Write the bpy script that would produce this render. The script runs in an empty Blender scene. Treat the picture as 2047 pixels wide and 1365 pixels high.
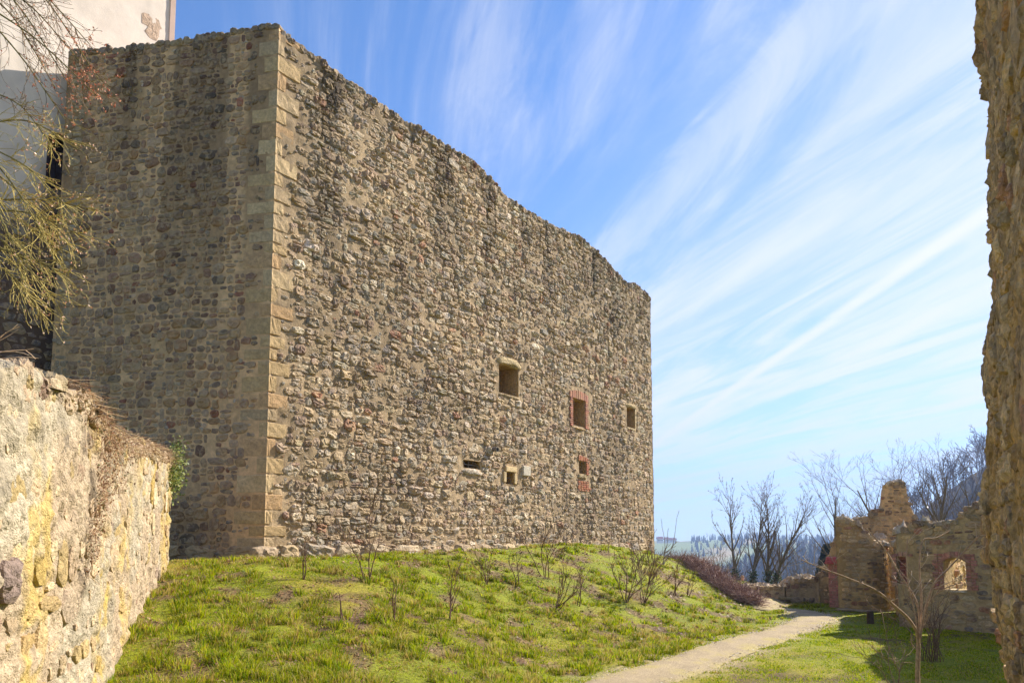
import bpy, math, random
import numpy as np
from mathutils import Vector

# ------------------------------------------------------------------ camera, sky, sun, exposure
sc = bpy.context.scene
F = 1450.0; TH = math.radians(4.9); EYE = 2.3
SH = 397.5 - F*math.tan(TH)
cam_d = bpy.data.cameras.new('camera'); cam = bpy.data.objects.new('camera', cam_d)
sc.collection.objects.link(cam); sc.camera = cam
cam.location = (0, 0, EYE); cam.rotation_euler = (math.radians(90)+TH, 0, 0)
cam_d.sensor_width = 36; cam_d.lens = 36*F/2047; cam_d.shift_y = SH/2047
cam_d.clip_start = 0.05; cam_d.clip_end = 20000

SUN_AZ = math.radians(57); SUN_EL = math.radians(37)      # azimuth from +Y towards +X
SUN_S = 5.0; SKY_S = 0.15; EXPO = 1.1
sc.view_settings.view_transform = 'Standard'; sc.view_settings.look = 'None'
sc.view_settings.exposure = EXPO; sc.view_settings.gamma = 1.0

sc.cycles.max_bounces = 6; sc.cycles.diffuse_bounces = 3; sc.cycles.glossy_bounces = 2; sc.cycles.transmission_bounces = 3; sc.cycles.volume_bounces = 0
sc.cycles.use_adaptive_sampling = True; sc.cycles.adaptive_threshold = 0.02; sc.cycles.use_denoising = True
w = bpy.data.worlds.new('World'); sc.world = w; w.use_nodes = True
def build_world():
    nt = w.node_tree; nt.nodes.clear(); N = nt.nodes.new; L = nt.links.new
    out = N('ShaderNodeOutputWorld'); bg = N('ShaderNodeBackground'); bg.inputs[1].default_value = SKY_S
    sky = N('ShaderNodeTexSky'); sky.sky_type = 'NISHITA'; sky.sun_disc = False
    sky.sun_elevation = SUN_EL; sky.sun_rotation = SUN_AZ
    sky.altitude = 500; sky.air_density = 1.0; sky.dust_density = 0.2; sky.ozone_density = 3.0
    tc = N('ShaderNodeTexCoord'); sep = N('ShaderNodeSeparateXYZ'); L(tc.outputs['Generated'], sep.inputs[0])
    def M(op, a, b=None, c=None, clamp=False):
        n = N('ShaderNodeMath'); n.operation = op; n.use_clamp = clamp
        for i, v in enumerate((a, b, c)):
            if v is None: continue
            if isinstance(v, (int, float)): n.inputs[i].default_value = v
            else: L(v, n.inputs[i])
        return n.outputs[0]
    z = M('MAXIMUM', sep.outputs[2], 0.015)
    z = M('ADD', z, 0.03)
    U = M('DIVIDE', sep.outputs[0], z); V = M('DIVIDE', sep.outputs[1], z)
    ax, ay = -0.24, 0.97
    s = M('ADD', M('MULTIPLY', U, ax), M('MULTIPLY', V, ay))
    t = M('SUBTRACT', M('MULTIPLY', U, ay), M('MULTIPLY', V, ax))
    def noise(sx, sy, off, det, rough, dist=0.0):
        cb = N('ShaderNodeCombineXYZ'); L(M('MULTIPLY', s, sx), cb.inputs[0]); L(M('MULTIPLY', t, sy), cb.inputs[1]); cb.inputs[2].default_value = off
        n = N('ShaderNodeTexNoise'); n.inputs['Scale'].default_value = 1; n.inputs['Detail'].default_value = det
        n.inputs['Roughness'].default_value = rough; n.inputs['Distortion'].default_value = dist
        L(cb.outputs[0], n.inputs['Vector']); return n.outputs['Fac']
    def ramp(v, a, b, lo=0.0, hi=1.0):
        n = N('ShaderNodeMapRange'); n.interpolation_type = 'SMOOTHSTEP'
        n.inputs[1].default_value = a; n.inputs[2].default_value = b; n.inputs[3].default_value = lo; n.inputs[4].default_value = hi
        L(v, n.inputs[0]); return n.outputs[0]
    n1 = noise(0.55, 3.0, 1.3, 9, 0.66, 0.9); n2 = noise(0.3, 0.7, 7.1, 4, 0.5, 0.3); n3 = noise(2.2, 12.0, 3.7, 6, 0.72, 0.8)
    cover = ramp(n2, 0.36, 0.62)
    cir = M('MULTIPLY', ramp(n1, 0.42, 0.72), M('ADD', M('MULTIPLY', cover, 0.75), 0.15))
    cir = M('MULTIPLY', cir, ramp(n3, 0.3, 0.62, 0.5, 1.0))
    # more veil towards the east, where the sun stands behind thin cirrus
    veil = M('MULTIPLY', ramp(t, 0.3, 1.7, 0.0, 0.95), M('ADD', M('MULTIPLY', ramp(n1, 0.28, 0.70), 0.66), 0.3))
    def trail(u0, v0, u1, v1, wd, st, wob, start=-99.0):
        dx, dy = u1-u0, v1-v0; ln = math.hypot(dx, dy); dx /= ln; dy /= ln
        along = M('ADD', M('MULTIPLY', M('SUBTRACT', U, u0), dx), M('MULTIPLY', M('SUBTRACT', V, v0), dy))
        d = M('SUBTRACT', M('MULTIPLY', M('SUBTRACT', U, u0), dy), M('MULTIPLY', M('SUBTRACT', V, v0), dx))
        d = M('ADD', d, M('MULTIPLY', M('SUBTRACT', n3, 0.5), wob))
        d = M('ABSOLUTE', d)
        return M('MULTIPLY', M('MULTIPLY', ramp(d, wd*0.15, wd, st, 0.0), ramp(along, start, start+0.5)), ramp(n1, 0.25, 0.5, 0.35, 1.0))
    def pu(px, py):
        a = (px-1023.5)/F; b = (682.5+SH-py)/F
        d = Vector((a, math.cos(TH)-b*math.sin(TH), math.sin(TH)+b*math.cos(TH))).normalized()
        zz = max(d.z, .015)+.03
        return d.x/zz, d.y/zz
    T1 = trail(*pu(1950, 440), *pu(1440, 795), 0.06, 1.0, 0.035)
    T2 = trail(*pu(1650, 60), *pu(1280, 440), 0.12, 0.36, 0.22)
    T3 = trail(*pu(1560, 868), *pu(1320, 912), 0.06, 0.6, 0.04)
    T4 = trail(*pu(1960, 590), *pu(1500, 800), 0.16, 0.6, 0.25)
    T5 = trail(*pu(1960, 800), *pu(1420, 960), 0.22, 0.45, 0.3)
    m = cir
    for x in (veil, T1, T2, T3, T4, T5):
        m = M('SUBTRACT', 1.0, M('MULTIPLY', M('SUBTRACT', 1.0, m, clamp=True), M('SUBTRACT', 1.0, x, clamp=True)))
    m = M('MULTIPLY', m, ramp(sep.outputs[2], -0.02, 0.12, 0.75, 1.0), clamp=True)
    sat = N('ShaderNodeVectorMath'); sat.operation = 'MULTIPLY'; sat.inputs[1].default_value = (0.335, 0.495, 0.66); L(sky.outputs[0], sat.inputs[0])
    mx = N('ShaderNodeMix'); mx.data_type = 'RGBA'; mx.inputs['B'].default_value = (3.15, 3.17, 3.3, 1)
    L(m, mx.inputs['Factor']); L(sat.outputs[0], mx.inputs['A'])
    L(mx.outputs['Result'], bg.inputs[0]); L(bg.outputs[0], out.inputs[0])
build_world()

sun_d = bpy.data.lights.new('sun', 'SUN'); sun = bpy.data.objects.new('sun', sun_d); sc.collection.objects.link(sun)
sun_d.energy = SUN_S; sun_d.angle = math.radians(0.53); sun_d.color = (1.0, 0.93, 0.82)
SV = Vector((math.sin(SUN_AZ)*math.cos(SUN_EL), math.cos(SUN_AZ)*math.cos(SUN_EL), math.sin(SUN_EL)))
sun.rotation_euler = SV.to_track_quat('Z', 'Y').to_euler(); sun.location = SV*60

# ------------------------------------------------------------------ helpers
C = sc.collection
WORLD = {}
def lin(r, g, b):
    f = lambda c: ((c/255.0+0.055)/1.055)**2.4 if c > 10 else c/255/12.92
    return np.array([f(r), f(g), f(b)])
def ray(px, py):
    a = (px-1023.5)/F; b = (682.5+SH-py)/F
    return np.array([a, math.cos(TH)-b*math.sin(TH), math.sin(TH)+b*math.cos(TH)])
def at(px, py, Y):
    r = ray(px, py); p = r*(Y/r[1]); p[2] += EYE; return p
def gnd(px, py, z=0.0):
    r = ray(px, py); p = r*((z-EYE)/r[2]); p[2] = z; return p
def project(P):
    x = P[..., 0]; y = P[..., 1]; z = P[..., 2]-EYE
    dep = y*math.cos(TH)+z*math.sin(TH); up = -y*math.sin(TH)+z*math.cos(TH)
    dep = np.where(dep < 0.05, 0.05, dep)
    return 1023.5+F*x/dep, 682.5+SH-F*up/dep, dep
def plane_uv(px, py, P0, d):
    n = np.array([d[1], -d[0]]); r = ray(px, py)
    k = (P0[0]*n[0]+P0[1]*n[1])/(r[0]*n[0]+r[1]*n[1])
    return (r[0]*k-P0[0])*d[0]+(r[1]*k-P0[1])*d[1], EYE+r[2]*k
def _h(ix, iy, s):
    n = (ix.astype(np.int64)*374761393+iy.astype(np.int64)*668265263+s*974634777) & 0xffffffff
    n = ((n ^ (n >> 13))*1274126177) & 0xffffffff
    n = ((n ^ (n >> 15))*2246822519) & 0xffffffff
    return ((n ^ (n >> 16)) & 0xffff)/65535.0
def vn(x, y, s=0):
    x = np.asarray(x, float); y = np.asarray(y, float)
    ix = np.floor(x); iy = np.floor(y); fx = x-ix; fy = y-iy
    fx = fx*fx*(3-2*fx); fy = fy*fy*(3-2*fy)
    a = _h(ix, iy, s); b = _h(ix+1, iy, s); c = _h(ix, iy+1, s); d = _h(ix+1, iy+1, s)
    return (a*(1-fx)+b*fx)*(1-fy)+(c*(1-fx)+d*fx)*fy
def fbm(x, y, s=0, o=4, g=0.5):
    t = 0; a = 1; tot = 0
    for i in range(o):
        t = t+a*vn(np.asarray(x)*2**i, np.asarray(y)*2**i, s+i*17); tot += a; a *= g
    return t/tot
def sstep(x, a, b):
    t = np.clip((np.asarray(x, float)-a)/(b-a), 0, 1); return t*t*(3-2*t)

def fastmesh(name, V, faces, cols=None, smooth=False):
    V = np.ascontiguousarray(V, np.float32).reshape(-1, 3); me = bpy.data.meshes.new(name)
    if not isinstance(faces, (list, tuple)) or (len(faces) and not isinstance(faces[0], np.ndarray)): faces = [np.asarray(faces)]
    fl = [np.asarray(f, np.int32) for f in faces if len(f)]
    nl = sum(f.size for f in fl); nf = sum(len(f) for f in fl)
    me.vertices.add(len(V)); me.vertices.foreach_set('co', V.ravel())
    me.loops.add(nl); me.loops.foreach_set('vertex_index', np.concatenate([f.ravel() for f in fl]))
    me.polygons.add(nf)
    st = []; o = 0
    for f in fl:
        st.append(o+np.arange(len(f))*f.shape[1]); o += f.size
    me.polygons.foreach_set('loop_start', np.concatenate(st).astype(np.int32))
    me.polygons.foreach_set('use_smooth', np.full(nf, smooth))
    if cols is not None:
        cols = np.asarray(cols, np.float32)
        if cols.ndim == 1: cols = np.tile(cols, (len(V), 1))
        at_ = me.attributes.new('col', 'FLOAT_COLOR', 'POINT')
        at_.data.foreach_set('color', np.concatenate([cols, np.ones((len(V), 1), np.float32)], 1).astype(np.float32).ravel())
    me.update(calc_edges=True); me.validate()
    return me
def put(name, V, faces, mat, parent=None, cols=None, smooth=False, origin=None):
    V = np.asarray(V, float).reshape(-1, 3)
    if origin is None:
        lo, hi = V.min(0), V.max(0); origin = np.array([(lo[0]+hi[0])/2, (lo[1]+hi[1])/2, lo[2]])
    me = fastmesh(name, V-origin, faces, cols, smooth)
    me.materials.append(mat)
    o = bpy.data.objects.new(name, me); C.objects.link(o)
    pw = np.zeros(3)
    if parent is not None: o.parent = parent; pw = WORLD[parent.name]
    o.location = origin-pw; WORLD[o.name] = np.array(origin, float)
    return o
def thing(name, label, cat, loc, group=None):
    o = bpy.data.objects.new(name, None); o.empty_display_size = 0.3; C.objects.link(o)
    o.location = loc; WORLD[o.name] = np.array(loc, float)
    return tag(o, label, cat, group)
def tag(o, label=None, cat=None, group=None, kind=None):
    if label: o['label'] = label; o['kind'] = kind or 'thing'
    if cat: o['category'] = cat
    if group: o['group'] = group
    if kind: o['kind'] = kind
    return o
BOXF = np.array([[0, 3, 2, 1], [4, 5, 6, 7], [0, 1, 5, 4], [1, 2, 6, 5], [2, 3, 7, 6], [3, 0, 4, 7]])
def boxv(mapf, u0, u1, v0, v1, h0, h1):
    q = [(u0, v0, h0), (u1, v0, h0), (u1, v1, h0), (u0, v1, h0), (u0, v0, h1), (u1, v0, h1), (u1, v1, h1), (u0, v1, h1)]
    return np.array([mapf(np.array(a), np.array(b), np.array(c)) for a, b, c in q]).reshape(8, 3)
def bevel_obj(o, wd=0.01, seg=1):
    m = o.modifiers.new('bevel', 'BEVEL'); m.width = wd; m.segments = seg
    return o
def tubes(segs, sides=5, cap=False):
    """segs: (n,8) p0 p1 r0 r1 -> V,F"""
    S = np.asarray(segs, float); n = len(S)
    p0 = S[:, :3]; p1 = S[:, 3:6]; d = p1-p0; d /= np.maximum(np.linalg.norm(d, axis=1, keepdims=True), 1e-9)
    ref = np.where(np.abs(d[:, 2:3]) > 0.9, np.array([[1., 0, 0]]), np.array([[0, 0, 1.]]))
    a = np.cross(d, ref); a /= np.linalg.norm(a, axis=1, keepdims=True); b = np.cross(d, a)
    th = np.arange(sides)*2*math.pi/sides
    ring = a[:, None]*np.cos(th)[None, :, None]+b[:, None]*np.sin(th)[None, :, None]
    V = np.concatenate([p0[:, None]+ring*S[:, 6, None, None], p1[:, None]+ring*S[:, 7, None, None]], 1)
    k = np.arange(sides); k2 = (k+1) % sides
    f = np.stack([k, k2, k2+sides, k+sides], 1)
    Fc = (f[None]+(np.arange(n)*2*sides)[:, None, None]).reshape(-1, 4)
    return V.reshape(-1, 3), Fc

# ------------------------------------------------------------------ materials
def mat_attr(name, rough=0.9, var=(0.7, 1.25), nscale=14, bump=0.5, bscale=30, bdist=0.02, smear=None, transl=0.0, spec=0.25, fine=None, base=None):
    m = bpy.data.materials.new(name); m.use_nodes = True; nt = m.node_tree; N = nt.nodes.new; L = nt.links.new
    bs = nt.nodes['Principled BSDF']; bs.inputs['Roughness'].default_value = rough; bs.inputs['Specular IOR Level'].default_value = spec
    geo = N('ShaderNodeNewGeometry')
    if base is None:
        at_ = N('ShaderNodeAttribute'); at_.attribute_name = 'col'; col = at_.outputs['Color']
    else:
        rgb = N('ShaderNodeRGB'); rgb.outputs[0].default_value = (*base, 1); col = rgb.outputs[0]
    def noise(scale, det=3, rg=0.65):
        n = N('ShaderNodeTexNoise'); n.inputs['Scale'].default_value = scale; n.inputs['Detail'].default_value = det; n.inputs['Roughness'].default_value = rg
        L(geo.outputs['Position'], n.inputs['Vector']); return n.outputs['Fac']
    if var:
        mr = N('ShaderNodeMapRange'); mr.inputs[1].default_value = 0.3; mr.inputs[2].default_value = 0.7; mr.inputs[3].default_value = var[0]; mr.inputs[4].default_value = var[1]
        L(noise(nscale), mr.inputs[0])
        mu = N('ShaderNodeVectorMath'); mu.operation = 'SCALE'; L(col, mu.inputs[0]); L(mr.outputs[0], mu.inputs['Scale']); col = mu.outputs[0]
    if smear:
        mr = N('ShaderNodeMapRange'); mr.interpolation_type = 'SMOOTHSTEP'; mr.inputs[1].default_value = smear[2]; mr.inputs[2].default_value = smear[2]+0.12; mr.inputs[3].default_value = 0; mr.inputs[4].default_value = smear[3]
        L(noise(smear[1], 3, 0.65), mr.inputs[0])
        mx = N('ShaderNodeMix'); mx.data_type = 'RGBA'; mx.inputs['B'].default_value = (*smear[0], 1); L(mr.outputs[0], mx.inputs['Factor']); L(col, mx.inputs['A']); col = mx.outputs['Result']
    L(col, bs.inputs['Base Color'])
    if bump:
        bp = N('ShaderNodeBump'); bp.inputs['Strength'].default_value = bump; bp.inputs['Distance'].default_value = bdist
        L(noise(bscale, 4, 0.7), bp.inputs['Height']); L(bp.outputs[0], bs.inputs['Normal'])
    if transl:
        tr = N('ShaderNodeBsdfTranslucent'); L(col, tr.inputs[0]); ad = N('ShaderNodeMixShader'); ad.inputs[0].default_value = transl
        L(bs.outputs[0], ad.inputs[1]); L(tr.outputs[0], ad.inputs[2]); L(ad.outputs[0], nt.nodes['Material Output'].inputs[0])
    return m
MORT = lin(184, 158, 122)
M_STONE = mat_attr('rubble_stone', var=(0.7, 1.25), nscale=9, bump=0.8, bscale=16, bdist=0.05, smear=(MORT*0.95, 5.5, 0.48, 0.66))
M_MORTAR = mat_attr('lime_mortar', var=(0.75, 1.2), nscale=7, bump=0.7, bscale=22, bdist=0.03)
M_ROUGH = mat_attr('rough_rubble', var=(0.5, 1.35), nscale=8, bump=1.0, bscale=20, bdist=0.05)
M_LIME = mat_attr('old_plaster', var=(0.6, 1.15), nscale=11, bump=1.0, bscale=14, bdist=0.07)
M_BRICK = mat_attr('brick', var=(0.65, 1.25), nscale=16, bump=0.6, bscale=45, bdist=0.01, smear=(MORT, 7.0, 0.5, 0.45))
M_PLASTER = mat_attr('tower_render', var=(0.88, 1.06), nscale=1.3, bump=0.25, bscale=7, bdist=0.02)
M_DARK = mat_attr('dark_interior', base=lin(52, 44, 36))
M_IRON = mat_attr('old_iron', base=lin(120, 112, 104), rough=0.6, bump=0.1)
M_WOOD = mat_attr('old_wood', nscale=12, bump=0.4, bscale=40, bdist=0.006)
M_GROUND = mat_attr('soil', var=(0.45, 1.3), nscale=16, bump=0.9, bscale=25, bdist=0.03)
M_GRAVEL = mat_attr('gravel', var=(0.72, 1.25), nscale=38, bump=0.9, bscale=90, bdist=0.012)
M_GRASS = mat_attr('grass_blade', var=None, bump=0, transl=0.45, rough=0.6, spec=0.3)
M_LEAF = mat_attr('leaf', var=None, bump=0, transl=0.3, rough=0.55, spec=0.35)
M_BARK = mat_attr('bark', var=(0.65, 1.3), nscale=20, bump=0.4, bscale=50, bdist=0.01)
M_TWIG = mat_attr('twig', var=None, bump=0)
M_FAR = mat_attr('far_tree', var=None, bump=0)

# ------------------------------------------------------------------ place geometry constants
CR = at(527, 1112, 18.0)[:2]                              # the building's near corner
az = math.atan2(ray(2100, 1080)[0], ray(2100, 1080)[1]); dR = np.array([math.sin(az), math.cos(az)]); nR = np.array([dR[1], -dR[0]])
azl = math.atan2(ray(-6500, 1080)[0], ray(-6500, 1080)[1]); dL = np.array([math.sin(azl), math.cos(azl)]); nL = np.array([-dL[1], dL[0]])*1.0
if nL[1] > 0: nL = -nL
LEN_R, LEN_L = 22.05, 6.4

# ------------------------------------------------------------------ terrain
PATH_PX = [(1150, 1420), (1255, 1362), (1400, 1318), (1500, 1283), (1570, 1262), (1618, 1243), (1628, 1232), (1600, 1224), (1560, 1219), (1528, 1217)]
PATH = np.array([gnd(*p)[:2] for p in PATH_PX]+[[9.6, 27.6], [11.0, 31.5], [13.0, 36.0], [15, 41]])
PATHW = np.array([1.0, 1.0, 1.0, 0.95, 0.9, 0.95, 1.0, 1.0, 0.9, 0.9, 0.9, 0.9, 0.9, 0.9])*0.62
def resample(P, W, step):
    t = np.r_[0, np.cumsum(np.linalg.norm(np.diff(P, axis=0), axis=1))]
    # catmull-rom through points
    Q = []; WW = []
    for i in range(len(P)-1):
        p0 = P[max(i-1, 0)]; p1 = P[i]; p2 = P[i+1]; p3 = P[min(i+2, len(P)-1)]
        n = max(2, int((t[i+1]-t[i])/step))
        for k in range(n):
            s = k/n
            Q.append(0.5*((2*p1)+(-p0+p2)*s+(2*p0-5*p1+4*p2-p3)*s*s+(-p0+3*p1-3*p2+p3)*s**3)); WW.append(W[i]*(1-s)+W[i+1]*s)
    return np.array(Q+[P[-1]]), np.array(WW+[W[-1]])
PQ, PW = resample(PATH, PATHW, 0.12)
def path_dist(x, y):
    """signed-ish: distance to path centreline divided by half width"""
    sh = np.shape(x); x = np.ravel(x); y = np.ravel(y); out = np.full(len(x), 99.0)
    near = np.where((x > -2) & (x < 18) & (y > 6) & (y < 46))[0]
    for a in range(0, len(near), 20000):
        ii = near[a:a+20000]
        d = (x[ii, None]-PQ[None, ::3, 0])**2+(y[ii, None]-PQ[None, ::3, 1])**2
        k = d.argmin(1); out[ii] = np.sqrt(d[np.arange(len(ii)), k])/PW[::3][k]
    return out.reshape(sh)
def wall_dist(x, y):
    rx, ry = x-CR[0], y-CR[1]
    u = rx*dR[0]+ry*dR[1]; s = rx*dL[0]+ry*dL[1]; a = rx*nR[0]+ry*nR[1]; b = rx*nL[0]+ry*nL[1]
    r = np.hypot(rx, ry)
    d = np.where((u > 0) & (a > 0), a, np.where((s > 0) & (b > 0), b, np.where((u <= 0) & (s <= 0), r, 0)))
    over = np.maximum(u-LEN_R, 0)
    d = np.where(over > 0, np.hypot(np.maximum(a, 0), over*0.8), d)
    return d, u, s
def height(x, y):
    x = np.asarray(x, float); y = np.asarray(y, float)
    d, u, s = wall_dist(x, y)
    wl = sstep(-u, -2.5, 6.0)                              # 0 on the long face, 1 towards the left
    foot = 7.9+wl*3.6
    crest = np.interp(u, [-8, 0, 6, 10, 13, 16, 18, 20.5, 24, 30], [1.82, 1.82, 1.93, 2.06, 2.08, 2.0, 1.85, 1.55, 0.9, 0.2])
    flat = 1.5+0.4*np.clip(1-u/8, 0, 1)
    prof = 1-sstep(d, flat, foot); prof = 0.35*prof+0.65*np.clip((foot-d)/(foot-flat), 0, 1)**1.05
    lip = -0.06*np.exp(-(d/0.9)**2)*np.clip(1-u/30, 0, 1)
    z = crest*prof+np.where(d < 3, lip, 0)
    z = z+(fbm(x*0.9, y*0.9, 5, 3)-0.5)*0.2*sstep(prof, 0.0, 0.3)+(fbm(x*2.6, y*2.6, 6, 2)-0.5)*0.13*sstep(prof, 0.02, 0.25)*(1-prof*.6)+(fbm(x*0.5, y*0.5, 9, 3)-0.5)*0.06
    q = np.maximum.reduce([y-29.5, x-17.0, -x-40, np.zeros_like(x)])
    z = z-2.0*sstep(q, 0, 9)-7*sstep(q, 6, 60)-36*sstep(q, 40, 220)
    r = np.hypot(x, y); p = np.where(y > 1, 1023.5+F*x/np.maximum(y, 1), np.where(x > 0, 4000, -3000)); p = np.clip(p, -3000, 4000)
    def ridge(elev, R, r0, tree, back):
        top = EYE+elev*R/F-tree
        return np.where(r > r0, -44+(top+44)*sstep(r, r0, R)-(r > R)*(r-R)*back, -999.0)
    eA = np.interp(p, [1560, 1640, 1700, 1800, 1900, 1960, 2200, 4000], [-160, -60, 8, 70, 128, 165, 230, 260])
    eB = np.interp(p, [-3000, 1330, 1420, 1500, 1560, 1620, 1700, 4000], [-60, -60, -48, -22, -2, 2, -3, 0])
    eC = np.interp(p, [-3000, 1300, 1350, 1420, 1500, 1560, 4000], [6, 3, 1, 4, 6, 4, 4])+(fbm(p/90, p*0+1, 3, 3)-0.5)*5
    hz = np.maximum.reduce([ridge(eA, 400., 190., 11, 0.0), ridge(eB, 720., 430., 13, 0.02), ridge(eC, 1600., 820., 3, 0.01)])
    return np.where(r > 150, np.maximum(z, hz), z)
def grow_axis(lo, hi, step, far_lo, far_hi, k=1.13):
    a = list(np.arange(lo, hi+1e-6, step)); s = step
    while a[-1] < far_hi: s = min(s*k, 60); a.append(a[-1]+s)
    s = step
    while a[0] > far_lo: s = min(s*k, 60); a.insert(0, a[0]-s)
    return np.array(a)
def grid_faces(nx, ny):
    i = np.arange(nx-1)[:, None]*ny+np.arange(ny-1)[None]
    return np.stack([i, i+ny, i+ny+1, i+1], -1).reshape(-1, 4)
SOIL = lin(108, 86, 56); STRAW = lin(146, 136, 44); GREENG = lin(126, 138, 14)
def build_ground():
    xs = grow_axis(-12, 18, 0.2, -2600, 2600); ys = grow_axis(4, 34, 0.2, -400, 2700)
    X, Y = np.meshgrid(xs, ys, indexing='ij'); Z = height(X, Y)
    near = (np.hypot(X, Y) < 60)
    Z = Z+np.where(near, (fbm(X*4, Y*4, 31, 3)-0.5)*0.06, 0)
    V = np.stack([X, Y, Z], -1).reshape(-1, 3)
    n = fbm(X*1.3, Y*1.3, 11, 4)[..., None]; n2 = fbm(X*0.35, Y*0.35, 12, 3)[..., None]
    col = SOIL*(1-sstep(n, .33, .5))+STRAW*sstep(n, .33, .5)
    col = col*(1-0.7*sstep(n2, .3, .5))+GREENG*0.7*sstep(n2, .3, .5)
    lm = (sstep(fbm(X*2.1, Y*2.1, 516, 4), .56, .68)*(np.hypot(X, Y) < 60))[..., None]*.8*(wall_dist(X, Y)[0] < 9)[..., None]; col = col*(1-lm)+lin(118, 92, 72)*lm
    pd = path_dist(X, Y)[..., None]; pm = 1-sstep(pd+(n-.5)*1.2, 0.8, 1.9)
    col = col*(1-pm)+lin(176, 156, 122)*pm
    d, u, s = wall_dist(X, Y); gm = np.exp(-(d/0.55)**2)[..., None]*(n > .4)
    col = col*(1-gm)+lin(196, 182, 158)*gm
    R = np.hypot(X, Y)[..., None]; P = (1023.5+F*X/np.maximum(Y, 1))[..., None]
    fld = fbm(X/140, Y/60, 41, 2)[..., None]
    fc = np.where(fld > .52, lin(128, 140, 72), np.where(fld > .42, lin(172, 148, 104), lin(110, 118, 66)))
    forest = lin(58, 47, 43)
    far = np.where(R > 900, fc, forest)
    fm = sstep(R, 60, 140); col = col*(1-fm)+far*fm
    o = put('ground', V, grid_faces(len(xs), len(ys)), M_GROUND, cols=col.reshape(-1, 3), smooth=True, origin=np.zeros(3))
    tag(o, kind='structure')
build_ground()
def build_path():
    T = np.gradient(PQ, axis=0); T /= np.linalg.norm(T, axis=1, keepdims=True); Nn = np.stack([-T[:, 1], T[:, 0]], 1)
    ks = np.linspace(-1, 1, 15); rows = []
    idx = np.arange(len(PQ)); eL = 0.72+0.5*fbm(idx*0.12, idx*0+3, 51, 4); eR = 0.72+0.5*fbm(idx*0.12, idx*0+9, 52, 4)
    for k in ks:
        wv = PW*abs(k)*np.where(k < 0, eL, eR)
        p = PQ+Nn*(np.sign(k)*wv)[:, None]
        rows.append(np.stack([p[:, 0], p[:, 1], height(p[:, 0], p[:, 1])+0.045*(1-abs(k)**4)+0.004], 1))
    V = np.stack(rows, 1); n = fbm(V[..., 0]*2.2, V[..., 1]*2.2, 61, 4)[..., None]; e = np.abs(ks)[None, :, None]
    n3 = fbm(V[..., 0]*9, V[..., 1]*9, 63, 3)[..., None]; col = lin(170, 151, 120)*(0.55+0.4*n+.4*n3); g = sstep(e+(n-.5)*2.2+(n3-.5)*1.2, .4, 1.1)*0.85
    col = col*(1-g)+lin(168, 152, 96)*g
    o = put('path', V.reshape(-1, 3), grid_faces(len(PQ), 15), M_GRAVEL, cols=col.reshape(-1, 3), smooth=True)
    tag(o, kind='structure')
build_path()

# ------------------------------------------------------------------ rubble masonry
def bsp(u0, u1, v0, v1, rng, tw, th):
    out = []; stack = []
    v = v0
    while v < v1:
        hh = rng.choice((rng.uniform(.16, .3), rng.uniform(.3, .55), rng.uniform(.5, .9))); u = u0-rng.uniform(0, 1)
        while u < u1:
            ww = rng.uniform(1.0, 2.2); dv = rng.uniform(-.12, .12)
            stack.append((u, v+dv*0, u+ww, v+hh)); u += ww
        v += hh
    while stack:
        a, b, c, d = stack.pop(); ww, hh = c-a, d-b
        f = rng.uniform(0.6, 1.75)
        if ww < tw*f*1.3 and hh < th*f*1.15:
            out.append(((a+c)/2, (b+d)/2, ww/2, hh/2)); continue
        k = rng.uniform(.34, .66)
        if ww/tw*rng.uniform(.75, 1.3) > hh/th: m = a+ww*k; stack += [(a, b, m, d), (m, b, c, d)]
        else: m = b+hh*k; stack += [(a, b, c, m), (a, m, c, d)]
    return np.array(out)
def stone_template(K):
    f3 = []; f4 = []; R = 4
    for r in range(R-1):
        for k in range(K):
            f4.append((r*K+k, r*K+(k+1) % K, (r+1)*K+(k+1) % K, (r+1)*K+k))
    for k in range(K): f3.append(((R-1)*K+k, (R-1)*K+(k+1) % K, R*K))
    return np.array(f3), np.array(f4)
def stones(mapf, R, rng, H=(0.02, 0.07), K=11, pw=(2.3, 5.0), jit=0.11, embed=0.05, tilt=0.35, rough=0.3):
    n = len(R); th = (np.arange(K)[None]+rng.uniform(-.28, .28, (n, K)))*2*math.pi/K+rng.uniform(0, 6.28, (n, 1))
    p = rng.uniform(*pw, (n, 1)); c, s = np.cos(th), np.sin(th)
    rr = (np.abs(c)**p+np.abs(s)**p)**(-1/p)*(1+rng.normal(0, jit, (n, K)).clip(-.16, .12))
    ou = R[:, 2:3]*rr*c; ov = R[:, 3:4]*rr*s
    a = rng.normal(0, 0.07, (n, 1)); ou, ov = ou*np.cos(a)-ov*np.sin(a), ou*np.sin(a)+ov*np.cos(a)
    hh = rng.uniform(*H, (n, 1))*np.clip(np.minimum(R[:, 2:3], R[:, 3:4])/0.12, .5, 1.5)
    ta, tb = rng.normal(0, tilt, (n, 1)), rng.normal(0, tilt, (n, 1))
    U, V, D = [], [], []
    for rho, hf in ((1.0, None), (0.93, .55), (0.68, .95), (0.34, 1.0), (0, 1.0)):
        k = 1 if rho == 0 else K
        uu = (ou*rho*(1+rng.normal(0, .04, (n, K))) if rho else np.zeros((n, 1))); vv = (ov*rho*(1+rng.normal(0, .04, (n, K))) if rho else np.zeros((n, 1)))
        if hf is None: d = np.full((n, k), -embed)
        else: d = hh*hf+rng.normal(0, rough, (n, k))*hh*(.6 if rho > .9 else 1)+ta*uu*.35+tb*vv*.35
        U.append(R[:, 0:1]+uu); V.append(R[:, 1:2]+vv); D.append(d)
    U = np.concatenate(U, 1); V = np.concatenate(V, 1); D = np.concatenate(D, 1)
    return np.stack(mapf(U, V, D), -1)
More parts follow.
